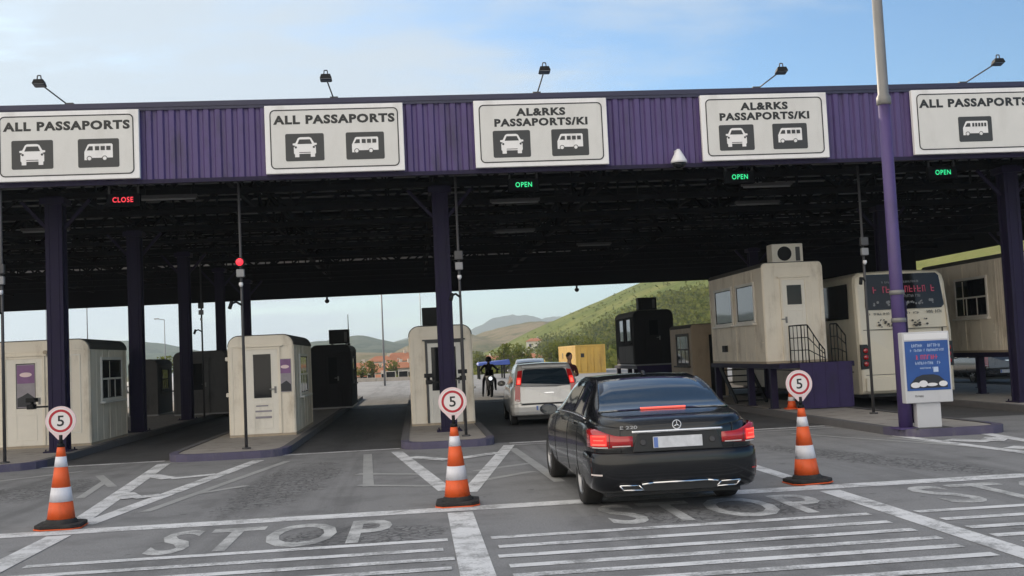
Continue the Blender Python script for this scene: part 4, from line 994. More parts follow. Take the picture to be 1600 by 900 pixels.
# ---- the black saloon
def black_saloon():
    t = thing('saloon_car', 'black saloon car with lit brake lamps stopped on the stop line', 'car', (2.77, 12.62, 0), rz=R(.2))
    st = [(-1.075, .34, .60, .88, .52, .46, .955, .965), (-1.04, .30, .735, .90, .665, .58, .985, 1.0), (-.99, .28, .80, .91, .74, .65, 1.0, 1.02), (-.88, .26, .870, .925, .815, .72, 1.02, 1.043), (-.7, .25, .905, .935, .86, .765, 1.045, 1.066), (-.5, .24, .92, .942, .878, .77, 1.07, 1.092),
          (-.36, .235, .924, .948, .884, .735, 1.115, 1.14), (0., .23, .927, .95, .888, .675, 1.30, 1.335), (.34, .23, .927, .95, .886, .625, 1.395, 1.437), (.8, .22, .926, .95, .884, .612, 1.43, 1.472), (1.35, .22, .925, .945, .88, .60, 1.42, 1.47), (1.85, .22, .925, .94, .878, .615, 1.365, 1.42),
          (2.3, .22, .924, .935, .872, .65, 1.205, 1.255), (2.75, .23, .920, .92, .86, .72, 1.0, 1.04), (3.2, .24, .89, .87, .82, .68, .915, .945), (3.55, .26, .80, .79, .71, .58, .825, .85), (3.72, .30, .66, .70, .57, .46, .73, .75)]
    cs = CarShape(st); P = M['car_black']
    cs.body(P, t, wheels=((0, .335), (2.874, .335)), r=.375)
    a, b, yc, e = .918, .632, -.455, .4
    def rp(tt, off, z):
        c, s_ = math.cos(tt), math.sin(tt)
        return Vector(((a + off) * math.copysign(abs(c) ** e, c), yc - (b + off) * abs(s_) ** e, z))
    def sweep(name, mat, prof, t0, t1, n=60, warp=True):
        mb = MB(); m = len(prof) - 1
        def fn(u, v):
            k = u
            tt = t0 + (t1 - t0) * k; i = min(m - 1, int(v * m)); f = v * m - i
            z = prof[i][0] * (1 - f) + prof[i + 1][0] * f; o_ = prof[i][1] * (1 - f) + prof[i + 1][1] * f
            return rp(tt, o_, z)
        mb.grid(fn, n, m * 2); return mb.done(name, mat, t)
    ts = [R(q) for q in (.001, 180 - .001)]
    # bumper wrapping the rear
    mb = MB(); prof = [(.675, -.07), (.668, -.004), (.655, .018), (.60, .028), (.50, .032), (.42, .026), (.34, .018), (.27, -.005), (.235, -.05), (.225, -.16)]
    tl = [R(x_) for x_ in (.0005, .002, .01, .05, .15, .4, .9, 1.8, 3.2, 5.5, 8.5, 12, 16, 20, 25, 30, 36, 43, 50, 58, 66, 74, 82, 90)]; tl = tl + [math.pi - q for q in tl[-2::-1]]
    V = [[mb.bm.verts.new(rp(tt, o_, z)) for (z, o_) in prof] for tt in tl]
    for i in range(len(V) - 1):
        for j in range(len(prof) - 1): mb.bm.faces.new([V[i][j], V[i + 1][j], V[i + 1][j + 1], V[i][j + 1]]).smooth = True
    mb.done('rear_bumper', P, t)
    def band(name, mat, z0, z1, off, t0, t1, par=t, n=30, lip=True, k1=None):
        """strip following the rear of the car between two plan angles"""
        mb = MB(); vv = [0, .06, .5, .94, 1.] if lip else [0, 1]
        def fn(i, j):
            tt = t0 + (t1 - t0) * i / n; f = vv[j]; zz0, zz1 = (z0, z1) if not callable(z0) else (z0(i / n), z1(i / n))
            o_ = off if (not lip or 0 < j < len(vv) - 1) else -.02
            if lip and (i in (0, n)): o_ = -.02
            return rp(tt, o_, zz0 + (zz1 - zz0) * f)
        V = [[mb.bm.verts.new(fn(i, j)) for j in range(len(vv))] for i in range(n + 1)]
        for i in range(n):
            for j in range(len(vv) - 1): mb.bm.faces.new([V[i][j], V[i + 1][j], V[i + 1][j + 1], V[i][j + 1]]).smooth = True
        return mb.done(name, mat, par)
    def ang(x): return math.acos(min(1, (abs(x) / a) ** (1 / e)))
    def angy(y): return math.asin(min(1, ((yc - y) / b) ** (1 / e)))
    # number plate recess, plate and trim (rear face sits at y = -1.087)
    mb = MB(); mb.hexa([(-.50, -1.10, .665), (.50, -1.10, .665), (.50, -1.03, .665), (-.50, -1.03, .665), (-.44, -1.088, .868), (.44, -1.088, .868), (.44, -1.03, .868), (-.44, -1.03, .868)]); mb.done('plate_recess', M['trim_black'], t, bevel=.01)
    mb = MB(); mb.hexa([(-.27, -1.116, .705), (.27, -1.116, .705), (.27, -1.09, .705), (-.27, -1.09, .705), (-.27, -1.108, .825), (.27, -1.108, .825), (.27, -1.085, .825), (-.27, -1.085, .825)]); pl = mb.done('number_plate', M['plate'], t, bevel=.004)
    mb = MB(); mb.hexa([(-.265, -1.118, .71), (-.22, -1.118, .71), (-.22, -1.116, .71), (-.265, -1.116, .71), (-.265, -1.110, .82), (-.22, -1.110, .82), (-.22, -1.108, .82), (-.265, -1.108, .82)]); mb.done('blue_band', M['plate_blue'], pl)
    for px in (-.38, .38): mb = MB(); mb.lathe([(.035, -1.102), (.028, -1.106)], c=(px, 0, .77), seg=12, axis='y'); mb.done('plate_lamp', M['dark_metal'], t)
    band('trunk_chrome_strip', M['chrome'], .868, .898, .022, ang(.50), math.pi - ang(.50))
    # boot lid shut lines
    for x_ in (-.62, .62): mb = MB(); mb.tube([(x_, -1.075, .665), (x_, -1.06, .94)], .004, 5); mb.done('boot_shut_line', M['trim_black'], t)
    # star emblem
    mb = MB(); cz, cy = .945, -1.083; n = 28
    rim_ = [Vector((.046 * math.cos(2 * math.pi * i / n), cy - .010, cz + .046 * math.sin(2 * math.pi * i / n))) for i in range(n + 1)]
    mb.tube(rim_, .006, 6)
    for k in range(3):
        aa = R(90 + 120 * k); mb.cyl((0, cy - .012, cz), (.044 * math.cos(aa), cy - .010, cz + .044 * math.sin(aa)), .009, .002, seg=8)
    mb.done('star_emblem', M['chrome'], t)
    mb = MB(); mb.add_mesh(text_mesh('E 220', .036, width=.19, bold=.02), face_front(-.53, -1.098, .936)); mb.done('badge', M['chrome'], t, fix=False)
    for sg in (-1, 1):
        A_ = lambda q: q if sg > 0 else math.pi - q
        t_in, t_out = A_(ang(.47)), A_(angy(-.70))
        z0 = lambda u: .728 - .014 * sstep(0, .4, u); z1 = lambda u: .845 + .08 * sstep(.1, .8, u)
        lamp = band('tail_light', M['lens_red'], z0, z1, .020, t_in, t_out, n=40)
        tm = t_in + (t_out - t_in) * .30
        band('lamp_seam', M['trim_black'], .722, .868, .0215, tm, tm + (t_out - t_in) * .012, par=lamp, lip=False, n=2)
        for (za, zb_, u0, u1, mt) in ((.745, .86, .36, .80, 'lens_glow'), (.752, .768, .38, .74, 'lens_hot'), (.800, .812, .42, .70, 'lens_hot'), (.842, .852, .38, .74, 'lens_hot'), (.733, .744, .03, .26, 'lens_white'), (.722, .733, .34, .74, 'lens_white')):
            band('lamp_element', M[mt], za, zb_, .0225 + (.0015 if mt == 'lens_hot' else 0), t_in + (t_out - t_in) * u0, t_in + (t_out - t_in) * u1, par=lamp, lip=False, n=20)
        band('reflector', M['lens_white'] if sg < 0 else M['lens_red'], .425, .442, .031, A_(ang(.80)), A_(angy(-.86)), lip=False, n=14)
        # exhaust trims
        mb = MB(); x0, x1 = .40, .66; pts = [(x0, .265), (x1 - .04, .272), (x1, .322), (x0 + .05, .316)]
        ot = [Vector((sg * px, -1.112, pz)) for px, pz in pts]; mb.tube(ot + [ot[0]], .009, 6); ex = mb.done('exhaust_trim', M['chrome'], t)
        mb = MB(); mb.face([(sg * px, -1.103, pz) for px, pz in pts]); mb.done('exhaust_opening', M['trim_black'], ex)
    mb = MB(); mb.tube([(-.42, -1.122, .325), (-.30, -1.128, .338), (.30, -1.128, .338), (.42, -1.122, .325)], .012, 8); mb.done('bumper_chrome_strip', M['chrome'], t)
    band('bumper_insert', M['trim_black'], .25, .325, .022, ang(.40), math.pi - ang(.40), lip=False, n=24)
    band('bumper_crease', M['trim_black'], .668, .674, .008, ang(.78), math.pi - ang(.78), lip=False, n=30)
    # glass
    mb = MB(); nu, nv = 16, 20
    def rw(u, w):
        y = -.53 + .85 * u; sgn = -1 if w < .5 else 1; v = 12 - abs(2 * w - 1) * 2.72; return cs.off(y, v, sgn, .006)
    mb.grid(rw, nu, nv); gw = mb.done('rear_window', M['car_glass'], t)
    mb = MB(); mb.box(-.26, .26, -.43, -.40, 1.105, 1.12); bl = mb.done('high_brake_light', M['lens_hot'], t); bl.location = (0, -.06, -.008)
    mb = MB(); mb.tube([(.35, -.2, 1.22), (.46, -.1, 1.255), (.56, -.02, 1.28)], .003, 4); mb.done('window_aerial', M['trim_black'], gw)
    mb = MB(); mb.tube([cs.off(-.53 + .85 * u / 12, 9.22, sg_, .008) for sg_ in (-1,) for u in range(13)], .008, 5); mb.tube([cs.off(-.53 + .85 * u / 12, 9.22, 1, .008) for u in range(13)], .008, 5); mb.done('window_seal', M['trim_black'], t)
    for sg in (-1, 1):
        cs.patch('door_window', M['car_glass'], t, 0, 0, 7.35, 8.82, sg, lim=lambda w: (.10 + .26 * w, .86))
        cs.patch('door_window', M['car_glass'], t, 0, 0, 7.35, 8.82, sg, lim=lambda w: (.95, 2.35 - .52 * w))
        mb = MB(); mb.tube([cs.off(-.05 + 2.5 * u / 20, 7.22, sg, .006) for u in range(21)], .008, 5); mb.done('belt_chrome', M['chrome'], t)
        for y in (.35, 1.42):
            p = cs.off(y, 5.75, sg, .022); mb = MB(); mb.bar(p + Vector((0, -.1, 0)), p + Vector((0, .1, .0)), .02, .028); mb.done('door_handle', P, t, bevel=.006)
        for y in (.12, .92, 2.06):
            mb = MB(); mb.tube([cs.off(y, 2.6 + 4.4 * k / 12, sg, .001) for k in range(13)], .004, 4); mb.done('door_shut_line', M['trim_black'], t)
        mb = MB(); mb.lathe([(.001, -.13), (.07, -.10), (.105, 0.), (.10, .05), (.06, .09), (.001, .10)], seg=16, axis='y'); mi = mb.done('mirror', P, t); mi.scale = (1.15, .8, .72); mi.location = (sg * 1.0, 2.02, 1.02)
        mb = MB(); mb.face([(q[0] * .082, -.142, q[1] * .082) for q in disc(0, 0, 1, 16)]); mb.done('mirror_glass', M['car_glass'], mi)
        for y in (0, 2.874): wheel(t, sg * .80, y, .335, .235, sg)
    cs2 = []
    mb = MB(); mb.grid(lambda u, w: cs.off(1.92 + .72 * u, 12 - abs(2 * w - 1) * 2.8, -1 if w < .5 else 1, .006), 8, 12); mb.done('windscreen', M['car_glass'], t)
    mb = MB(); mb.prism([(.42, 1.455), (.5, 1.515), (.56, 1.455)], -.02, .02, 'x'); mb.done('roof_aerial', P, t, bevel=.008)
    mb = MB(); mb.box(-.75, .75, -.8, 3.2, .17, .26); mb.done('underbody', M['trim_black'], t)
    return t
black_saloon()

# ---- hatchbacks: the silver one in the lane, and far ones
def hatchback(label, loc, rz, paint, lit, group=None, name='hatchback', high_lamps=True, simple=False):
    t = thing(name, label, 'car', loc, rz, group); P = M[paint]
    def shear(y, z): return sstep(.95, 1.6, z) * .30 * (1 - sstep(-.75, -.1, y)) - .05 * math.exp(-((z - .55) / .16) ** 2) * (1 - sstep(-.75, -.4, y))
    st = [(-.72, .36, .70, .92, .66, .55, 1.40, 1.43), (-.67, .30, .80, .94, .765, .615, 1.455, 1.49), (-.55, .27, .855, .95, .82, .65, 1.475, 1.515), (-.2, .24, .875, .955, .835, .655, 1.495, 1.535), (.5, .23, .88, .955, .84, .65, 1.50, 1.55), (1.1, .22, .88, .95, .84, .65, 1.48, 1.535),
          (1.6, .22, .88, .945, .835, .66, 1.38, 1.43), (2.1, .22, .875, .94, .83, .70, 1.16, 1.20), (2.5, .23, .865, .93, .81, .74, 1.0, 1.03), (2.9, .24, .83, .88, .76, .66, .91, .94), (3.2, .26, .74, .76, .64, .55, .79, .81), (3.32, .30, .62, .68, .52, .45, .71, .72)]
    cs = CarShape(st, shear); WB = 2.6
    cs.body(P, t, wheels=((0, .31), (WB, .31)), r=.345, ny=46)
    yb = lambda z: -.735 + shear(-.72, z)
    # rear window, lamps and plate follow the sloping tailgate
    def rear_patch(name, mat, pts, d=.004, par=t, th=.018):
        mb = MB(); A_ = [(x, yb(z) - d - th, z) for x, z in pts]; B_ = [(x, yb(z) + .06, z) for x, z in pts]; n = len(pts)
        va = [mb.bm.verts.new(p) for p in A_]; vb = [mb.bm.verts.new(p) for p in B_]
        mb.bm.faces.new(va)
        for i in range(n): mb.bm.faces.new([va[i], va[(i + 1) % n], vb[(i + 1) % n], vb[i]])
        return mb.done(name, mat, par)
    rear_patch('tailgate', P, [(-.62, .57), (.62, .57), (.63, .97), (.56, 1.41), (-.56, 1.41), (-.63, .97)], d=-.004)
    rear_patch('rear_window', M['car_glass'], [(-.60, .98), (.60, .98), (.60, 1.06), (.53, 1.37), (.48, 1.40), (-.48, 1.40), (-.53, 1.37), (-.60, 1.06)])
    for sg in (-1, 1):
        up = rear_patch('tail_light', M['lens_red'], [(sg * .60, 1.02), (sg * .735, 1.02), (sg * .665, 1.36), (sg * .545, 1.38)], d=.006)
        lo = rear_patch('lower_tail_light', M['lens_red'], [(sg * .645, .62), (sg * .775, .64), (sg * .755, 1.01), (sg * .625, 1.01)], d=.004)
        if lit:
            rear_patch('lamp_element', M['lens_glow'], [(sg * .615, 1.03), (sg * .715, 1.03), (sg * .695, 1.20), (sg * .60, 1.20)], d=.012, par=up)
            rear_patch('lamp_core', M['lens_hot'], [(sg * .63, 1.05), (sg * .695, 1.05), (sg * .685, 1.15), (sg * .62, 1.15)], d=.016, par=up)
        rear_patch('reversing_lens', M['lens_white'], [(sg * .66, .64), (sg * .755, .65), (sg * .75, .74), (sg * .65, .74)], d=.008, par=lo)
        mb = MB()
        cs.patch('door_window', M['car_glass'], t, 0, 0, 7.35, 8.8, sg, lim=lambda w: (-.35 + .1 * w, .62)); cs.patch('door_window', M['car_glass'], t, 0, 0, 7.35, 8.8, sg, lim=lambda w: (.70, 2.1 - .55 * w))
        mb = MB(); mb.lathe([(.001, -.1), (.07, -.08), (.1, 0.), (.07, .07), (.001, .09)], seg=14, axis='y'); mi = mb.done('mirror', P, t); mi.scale = (1.1, .7, .75); mi.location = (sg * .96, 1.75, 1.02)
        for y in (0, WB): wheel(t, sg * .77, y, .31, .2, sg, spokes=7, double=False)
        for y in (.25, 1.25): p = cs.off(y, 5.8, sg, .02); mb = MB(); mb.bar(p + Vector((0, -.09, 0)), p + Vector((0, .09, 0)), .02, .028); mb.done('door_handle', P, t)
    mb = MB()
    prof = [(.56, -.02), (.55, .035), (.47, .06), (.36, .055), (.29, .03), (.26, -.03)]
    for i in range(len(prof) - 1):
        (z0, o0), (z1, o1) = prof[i], prof[i + 1]
        X = [-.86, -.84, -.78, -.68, -.4, 0, .4, .68, .78, .84, .86]; Y = [-.30, -.55, -.68, -.735, -.755, -.76, -.755, -.735, -.68, -.55, -.30]
        for j in range(len(X) - 1):
            f = mb.face([(X[j] * (1 + o0 * .3), Y[j] - o0, z0), (X[j + 1] * (1 + o0 * .3), Y[j + 1] - o0, z0), (X[j + 1] * (1 + o1 * .3), Y[j + 1] - o1, z1), (X[j] * (1 + o1 * .3), Y[j] - o1, z1)])
            f.smooth = True
    mb.done('rear_bumper', P, t)
    mb = MB(); mb.box(-.62, .62, -.815, -.79, .53, .555); mb.done('bumper_trim', M['trim_black'], t)
    mb = MB(); mb.box(-.26, .26, -.835, -.81, .39, .50); pl = mb.done('number_plate', M['plate'], t)
    mb = MB(); mb.box(-.255, -.21, -.838, -.835, .395, .495); mb.done('blue_band', M['plate_blue'], pl)
    rear_patch('tailgate_handle', M['chrome'], [(-.2, .80), (.2, .80), (.2, .82), (-.2, .82)], d=.004)
    rear_patch('spoiler', P, [(-.56, 1.43), (.56, 1.43), (.56, 1.48), (-.56, 1.48)], d=.03, th=.06)
    mb = MB(); mb.grid(lambda u, w: cs.off(1.5 + .62 * u, 12 - abs(2 * w - 1) * 2.8, -1 if w < .5 else 1, .006), 8, 12); mb.done('windscreen', M['car_glass'], t)
    for sg in (-1, 1): mb = MB(); mb.lathe([(.001, .1), (.09, .08), (.12, 0)], seg=14, axis='y'); hl = mb.done('headlight', M['lens_white'], t); hl.location = (sg * .6, 3.14, .68); hl.scale = (1.2, 1, .6)
    mb = MB(); mb.box(-.7, .7, -.5, 3.0, .16, .26); mb.done('underbody', M['trim_black'], t)
    return t
hatchback('silver hatchback with lit tail lamps ahead of the black saloon', (3.17, 27.3, -.002), R(-1.5), 'car_silver', True)
hatchback('white hatchback parked side-on in the far yard, seen between the left columns', (-18.6, 84.5, .0), R(75), 'car_white', False, name='parked_car')
hatchback('silver hatchback parked behind the white one in the far yard', (-21.8, 95, .0), R(80), 'car_silver', False, name='parked_car')
hatchback('white hatchback waiting beyond the silver one in the same lane', (5.55, 52.5, .0), R(172), 'car_white', False, name='parked_car')
hatchback('dark car with red lamps under the raised booth at the right edge', (20.2, 36.2, .0), R(-4), 'car_dark', True, name='parked_car')

# ---- the white bus
def bus():
    t = thing('bus', 'white bus seen from behind, stopped between the two raised booths', 'bus', (12.62, 26.9, 0), rz=R(0)); W, L_, H = 1.275, 11.6, 3.49
    mb = MB(); st = []
    ny = 10
    def sec(y, ins, zb):
        w0 = W - ins; P = [(-w0, zb), (-w0, 1.9), (-w0 + .03, H - .3 - ins * .3), (-w0 + .07, H - .1 - ins), (-w0 + .22, H - ins), (0, H + .03 - ins)]
        P = P + [(-x, z) for x, z in P[-2::-1]]; return [Vector((x, y + (.16 * max(0., min(1., (z - 1.9) / 1.5)) if y < .3 else 0), z)) for x, z in P]
    S_ = [sec(0, .10, .42), sec(.03, .04, .36), sec(.12, 0, .33), sec(.6, 0, .33), sec(L_ - .3, 0, .33), sec(L_ - .05, .05, .36), sec(L_, .12, .42)]
    R_ = [[mb.bm.verts.new(p) for p in q] for q in S_]; n = len(R_[0])
    for a, b in zip(R_[:-1], R_[1:]):
        for i in range(n): mb.bm.faces.new([a[i], a[(i + 1) % n], b[(i + 1) % n], b[i]])
    mb.bm.faces.new(R_[0]); mb.bm.faces.new(R_[-1][::-1]); mb.done('body', M['bus_white'], t, bevel=.03)
    yb = lambda z: .16 * max(0., min(1., (z - 1.9) / 1.5))
    def plate(name, mat, pts, d=.006, par=t, fix=True):
        mb = MB(); A_ = [(x, yb(z) - d, z) for x, z in pts]; B_ = [(x, yb(z) + .12, z) for x, z in pts]; va = [mb.bm.verts.new(p) for p in A_]; vb = [mb.bm.verts.new(p) for p in B_]; n = len(pts)
        mb.bm.faces.new(va)
        for i in range(n): mb.bm.faces.new([va[i], va[(i + 1) % n], vb[(i + 1) % n], vb[i]])
        return mb.done(name, mat, par)
    win = plate('rear_window', M['glass'], [(-1.0, 2.58), (-.94, 2.5), (1.04, 2.5), (1.12, 2.58), (1.06, 3.34), (.98, 3.42), (-.88, 3.42), (-.94, 3.36)], d=.012)
    def srow(name, mat, x0, x1, z, h, seed, par, d=.026):
        mb = MB(); scribble(mb, x0, x1, 0, h, 0, seed)
        for v in mb.bm.verts: zz = z + v.co.z; v.co = Vector((v.co.x, yb(zz) - d, zz))
        return mb.done(name, M[mat], par, fix=False)
    srow('red_lettering', 'poster_red', -.76, -.08, 2.93, .17, 5, win); srow('red_lettering', 'poster_red', .1, .96, 2.93, .17, 9, win)
    srow('small_lettering', 'grey_metal', -.5, .5, 3.18, .06, 12, win); srow('small_lettering', 'grey_metal', -.3, .5, 2.8, .07, 14, win)
    mb = MB(); rd = random.Random(4)
    for x in (-.72, -.42, .1, .3, .52, .78):
        for k in range(5): cx, cz = x + rd.uniform(-.07, .07), 2.66 + rd.uniform(-.05, .05); q = rd.uniform(.015, .045); mb.face([(cx + p[0] * q, yb(cz) - .02, cz + p[1] * q) for p in disc(0, 0, 1, 7)])
    mb.done('pale_emblems', M['grey_metal'], win)
    srow('black_lettering', 'ink', -.92, -.22, 2.36, .06, 21, t, .012); srow('black_lettering', 'ink', .1, .42, 2.36, .06, 22, t, .012); srow('black_lettering', 'ink', .56, 1.02, 2.36, .085, 23, t, .012)
    mb = MB(); rd = random.Random(8)
    for x in (-.5, .4): 
        for k in range(16): cx, cz = x + rd.uniform(-.22, .22), 2.15 + rd.uniform(-.1, .1); q = rd.uniform(.01, .035); mb.face([(cx + p[0] * q * 1.4, yb(cz) - .012, cz + p[1] * q) for p in disc(0, 0, 1, 6)])
    mb.done('grey_emblems', M['roof_grey'], t)
    mb = MB()
    for z in (1.98, .82): mb.box(-1.12, 1.12, -.008, .05, z, z + .014)
    for x in (-.98, 1.0): mb.box(x, x + .012, -.008, .05, .82, 1.98)
    mb.done('engine_hatch_line', M['roof_grey'], t)
    mb = MB(); mb.box(-1.15, 1.15, -.05, .08, .40, .76); mb.done('rear_bumper', M['bus_white'], t, bevel=.03)
    for sg in (-1, 1):
        mb = MB(); P_ = [(sg * 1.235, .98), (sg * 1.02, 1.0), (sg * .98, 1.1), (sg * 1.0, 1.5), (sg * 1.06, 1.62), (sg * 1.235, 1.62)]
        lamp = plate('tail_light', M['trim_black'], P_, d=.03)
        for z in (1.12, 1.29, 1.46):
            mb = MB(); mb.lathe([(.07, -.045), (.05, -.055), (.001, -.06)], c=(sg * 1.11, 0, z), seg=16, axis='y'); mb.done('lamp_element', M['lens_red'], lamp)
        mb = MB(); mb.box(sg * 1.285 - .02, sg * 1.285 + .004, .5, 10.6, 2.3, 3.22); sw = mb.done('side_windows', M['glass'], t)
        mb = MB(); mb.box(min(sg * 1.27, sg * 1.283), max(sg * 1.27, sg * 1.283), .4, 11.2, .9, .93); mb.done('side_seam', M['roof_grey'], t)
        for y in (2.9, 8.9):
            wheel(t, sg * 1.1, y, .5, .3, sg, spokes=10, double=False)
    mb = MB(); mb.box(-1.0, 1.0, .2, 11, .25, .36); mb.done('underbody', M['trim_black'], t)
    mb = MB(); mb.box(-.26, .26, -.062, -.05, .52, .64); mb.done('number_plate', M['plate'], t)
    return t
bus()
# ------------------------------------------------------------------ people
def skin_figure(name, verts, edges, mat_fn, mats, parent=None, root=0, sub=1):
    """one continuous body grown over a skeleton: verts = {name: (x, y, z, rx, ry)}"""
    keys = list(verts); ix = {k: i for i, k in enumerate(keys)}
    me = bpy.data.meshes.new(name); me.from_pydata([verts[k][:3] for k in keys], [(ix[a], ix[b]) for a, b in edges], [])
    o = bpy.data.objects.new(name, me); COL.objects.link(o)
    o.modifiers.new('skin', 'SKIN'); sv = me.skin_vertices[0].data if me.skin_vertices else None
    if sv is None:
        bm = bmesh.new(); bm.from_mesh(me); lay = bm.verts.layers.skin.verify(); bm.to_mesh(me); bm.free(); sv = me.skin_vertices[0].data
    for k in keys:
        sv[ix[k]].radius = verts[k][3:5]; sv[ix[k]].use_root = (ix[k] == root)
    md = o.modifiers.new('sub', 'SUBSURF'); md.levels = sub; md.render_levels = sub
    baked(o)
    for m in mats: o.data.materials.append(m)
    for p in o.data.polygons: p.use_smooth = True; p.material_index = mat_fn(p.center)
    if parent: o.parent = parent
    return o
def fingers(V, E, hand, wrist, d, side, n=4):
    h = Vector(V[hand][:3]); d = Vector(d).normalized(); lat = Vector((side[0], side[1], side[2])).normalized()
    for i in range(n):
        o_ = (i - 1.5) * .02; l = (.062, .075, .07, .055)[i]
        a = h + lat * o_ + d * .035; b = a + d * l * .55; c = b + (d * .8 + Vector((0, .3, 0))).normalized() * l * .45
        for k_, p in (('a', a), ('b', b), ('c', c)): V[f'{hand}{i}{k_}'] = (*p, .009, .009)
        E += [(hand, f'{hand}{i}a'), (f'{hand}{i}a', f'{hand}{i}b'), (f'{hand}{i}b', f'{hand}{i}c')]
    a = h + lat * .035; b = a + (lat + d * .9).normalized() * .035; c = b + d * .025
    for k_, p in (('ta', a), ('tb', b), ('tc', c)): V[f'{hand}{k_}'] = (*p, .010, .010)
    E += [(hand, f'{hand}ta'), (f'{hand}ta', f'{hand}tb'), (f'{hand}tb', f'{hand}tc')]
def head(t, c, mat='skin', s=1., hair=True, face=-1):
    """face looks along face*y"""
    x, y, z = c
    mb = MB()
    def hf(u, v):
        th = math.pi * u; ph = 2 * math.pi * v; r = math.sin(th); zz = math.cos(th)
        w = .076 * (1 - .18 * max(0, -zz)); dpt = .095 * (1 - .12 * max(0, -zz))
        px, py, pz = w * r * math.cos(ph), dpt * r * math.sin(ph), .118 * zz
        f = py * face
        if f > .05: py += face * (.022 * math.exp(-(px / .014) ** 2 - ((pz + .012) / .022) ** 2) - .008 * math.exp(-((abs(px) - .03) / .014) ** 2 - ((pz - .012) / .012) ** 2) + .006 * math.exp(-(px / .025) ** 2 - ((pz + .05) / .008) ** 2))
        return (x + px * s, y + py * s, z + pz * s)
    mb.grid(hf, 18, 22, closed_v=True)
    for sg in (-1, 1): mb.lathe([(.001, -.012), (.022, -.006), (.024, .006), (.001, .012)], c=(x + sg * .076 * s, y - face * .01, z - .005), seg=8, axis='x')
    h = mb.done('head', M[mat], t)
    if hair:
        mb = MB(); mb.grid(lambda u, v: (x + .084 * s * math.sin(1.75 * u) * math.cos(2 * math.pi * v), y - face * .014 + .102 * s * math.sin(1.75 * u) * math.sin(2 * math.pi * v), z + .022 + .108 * s * math.cos(1.75 * u)), 8, 18, closed_v=True)
        mb.done('hair', M['hair'], t)
    return h
t = thing('person', 'person in dark clothes standing beside the silver hatchback, arms folded', 'person', (4.2, 29.6, 0), rz=R(25))
V = {'pelvis': (0, 0, .95, .15, .11), 'waist': (0, 0, 1.08, .14, .10), 'chest': (0, .01, 1.27, .165, .115), 'neckb': (0, .01, 1.44, .07, .065), 'neck': (0, -.01, 1.52, .052, .052), 'skull': (0, -.015, 1.60, .06, .07),
     'hipL': (-.09, 0, .88, .095, .095), 'kneeL': (-.11, -.02, .50, .065, .065), 'ankL': (-.12, .03, .10, .045, .045), 'toeL': (-.13, -.12, .04, .045, .032),
     'hipR': (.09, 0, .88, .095, .095), 'kneeR': (.11, .0, .50, .065, .065), 'ankR': (.12, .05, .10, .045, .045), 'toeR': (.14, -.10, .04, .045, .032),
     'shL': (-.185, .01, 1.39, .062, .062), 'elL': (-.255, .0, 1.12, .048, .048), 'wrL': (-.06, -.19, 1.12, .033, .033), 'haL': (.01, -.20, 1.13, .036, .022),
     'shR': (.185, .01, 1.39, .062, .062), 'elR': (.255, .0, 1.13, .048, .048), 'wrR': (.06, -.22, 1.17, .033, .033), 'haR': (-.01, -.23, 1.18, .036, .022)}
E_ = [('pelvis', 'waist'), ('waist', 'chest'), ('chest', 'neckb'), ('neckb', 'neck'), ('neck', 'skull')]
for s_ in 'LR': E_ += [('pelvis', 'hip' + s_), ('hip' + s_, 'knee' + s_), ('knee' + s_, 'ank' + s_), ('ank' + s_, 'toe' + s_), ('chest', 'sh' + s_), ('sh' + s_, 'el' + s_), ('el' + s_, 'wr' + s_), ('wr' + s_, 'ha' + s_)]
fingers(V, E_, 'haL', 'wrL', (1, 0, .1), (0, 0, 1)); fingers(V, E_, 'haR', 'wrR', (-1, 0, .1), (0, 0, 1))
def pm(c):
    if c.z > 1.47: return 2
    if abs(c.x) < .075 and c.y < -.16 and c.z > 1.05: return 2
    if c.z > .9: return 0
    return 1
skin_figure('body', V, E_, pm, [M['cloth_maroon'], M['cloth_black'], M['skin']], t)
head(t, (0, -.02, 1.645))

# motorcyclist facing us
t = thing('motorcycle', 'dark motorcycle facing us, waiting beyond the lane exit', 'motorcycle', (3.12, 47.0, 0), rz=R(182))
for y in (-.70, .72):
    mb = MB(); mb.lathe([(.22, -.045), (.29, -.055), (.315, -.02), (.315, .02), (.29, .055), (.22, .045), (.22, -.045)], seg=28, axis='x'); w_ = mb.done('wheel', M['rubber'], t); w_.location = (0, y, .315)
    mb = MB(); mb.lathe([(.22, -.03), (.2, 0), (.22, .03)], seg=24, axis='x'); mb.cyl((-.06, 0, 0), (.06, 0, 0), .04)
    for k in range(6): a_ = math.pi * k / 3; mb.bar((0, 0, 0), (0, .21 * math.cos(a_), .21 * math.sin(a_)), .03)
    mb.done('rim', M['dark_metal'], w_)
mb = MB()
for sx in (-.09, .09): mb.cyl((sx, .72, .32), (sx * .9, .42, .98), .025, seg=10)
mb.done('fork', M['galv'], t)
mb = MB(); mb.tube([(-.40, .22, 1.06), (-.26, .36, 1.02), (.26, .36, 1.02), (.40, .22, 1.06)], .016, 8); mb.done('handlebar', M['black'], t)
mb = MB(); mb.hexa([(-.14, .0, .38), (.14, .0, .38), (.12, .55, .45), (-.12, .55, .45), (-.2, .25, .92), (.2, .25, .92), (.13, .6, .88), (-.13, .6, .88)]); mb.done('fairing', M['black'], t, bevel=.04)
mb = MB(); mb.hexa([(-.15, -.25, .35), (.15, -.25, .35), (.15, .3, .35), (-.15, .3, .35), (-.13, -.3, .74), (.13, -.3, .74), (.15, .25, .9), (-.15, .25, .9)]); mb.done('engine_and_tank', M['dark_metal'], t, bevel=.04)
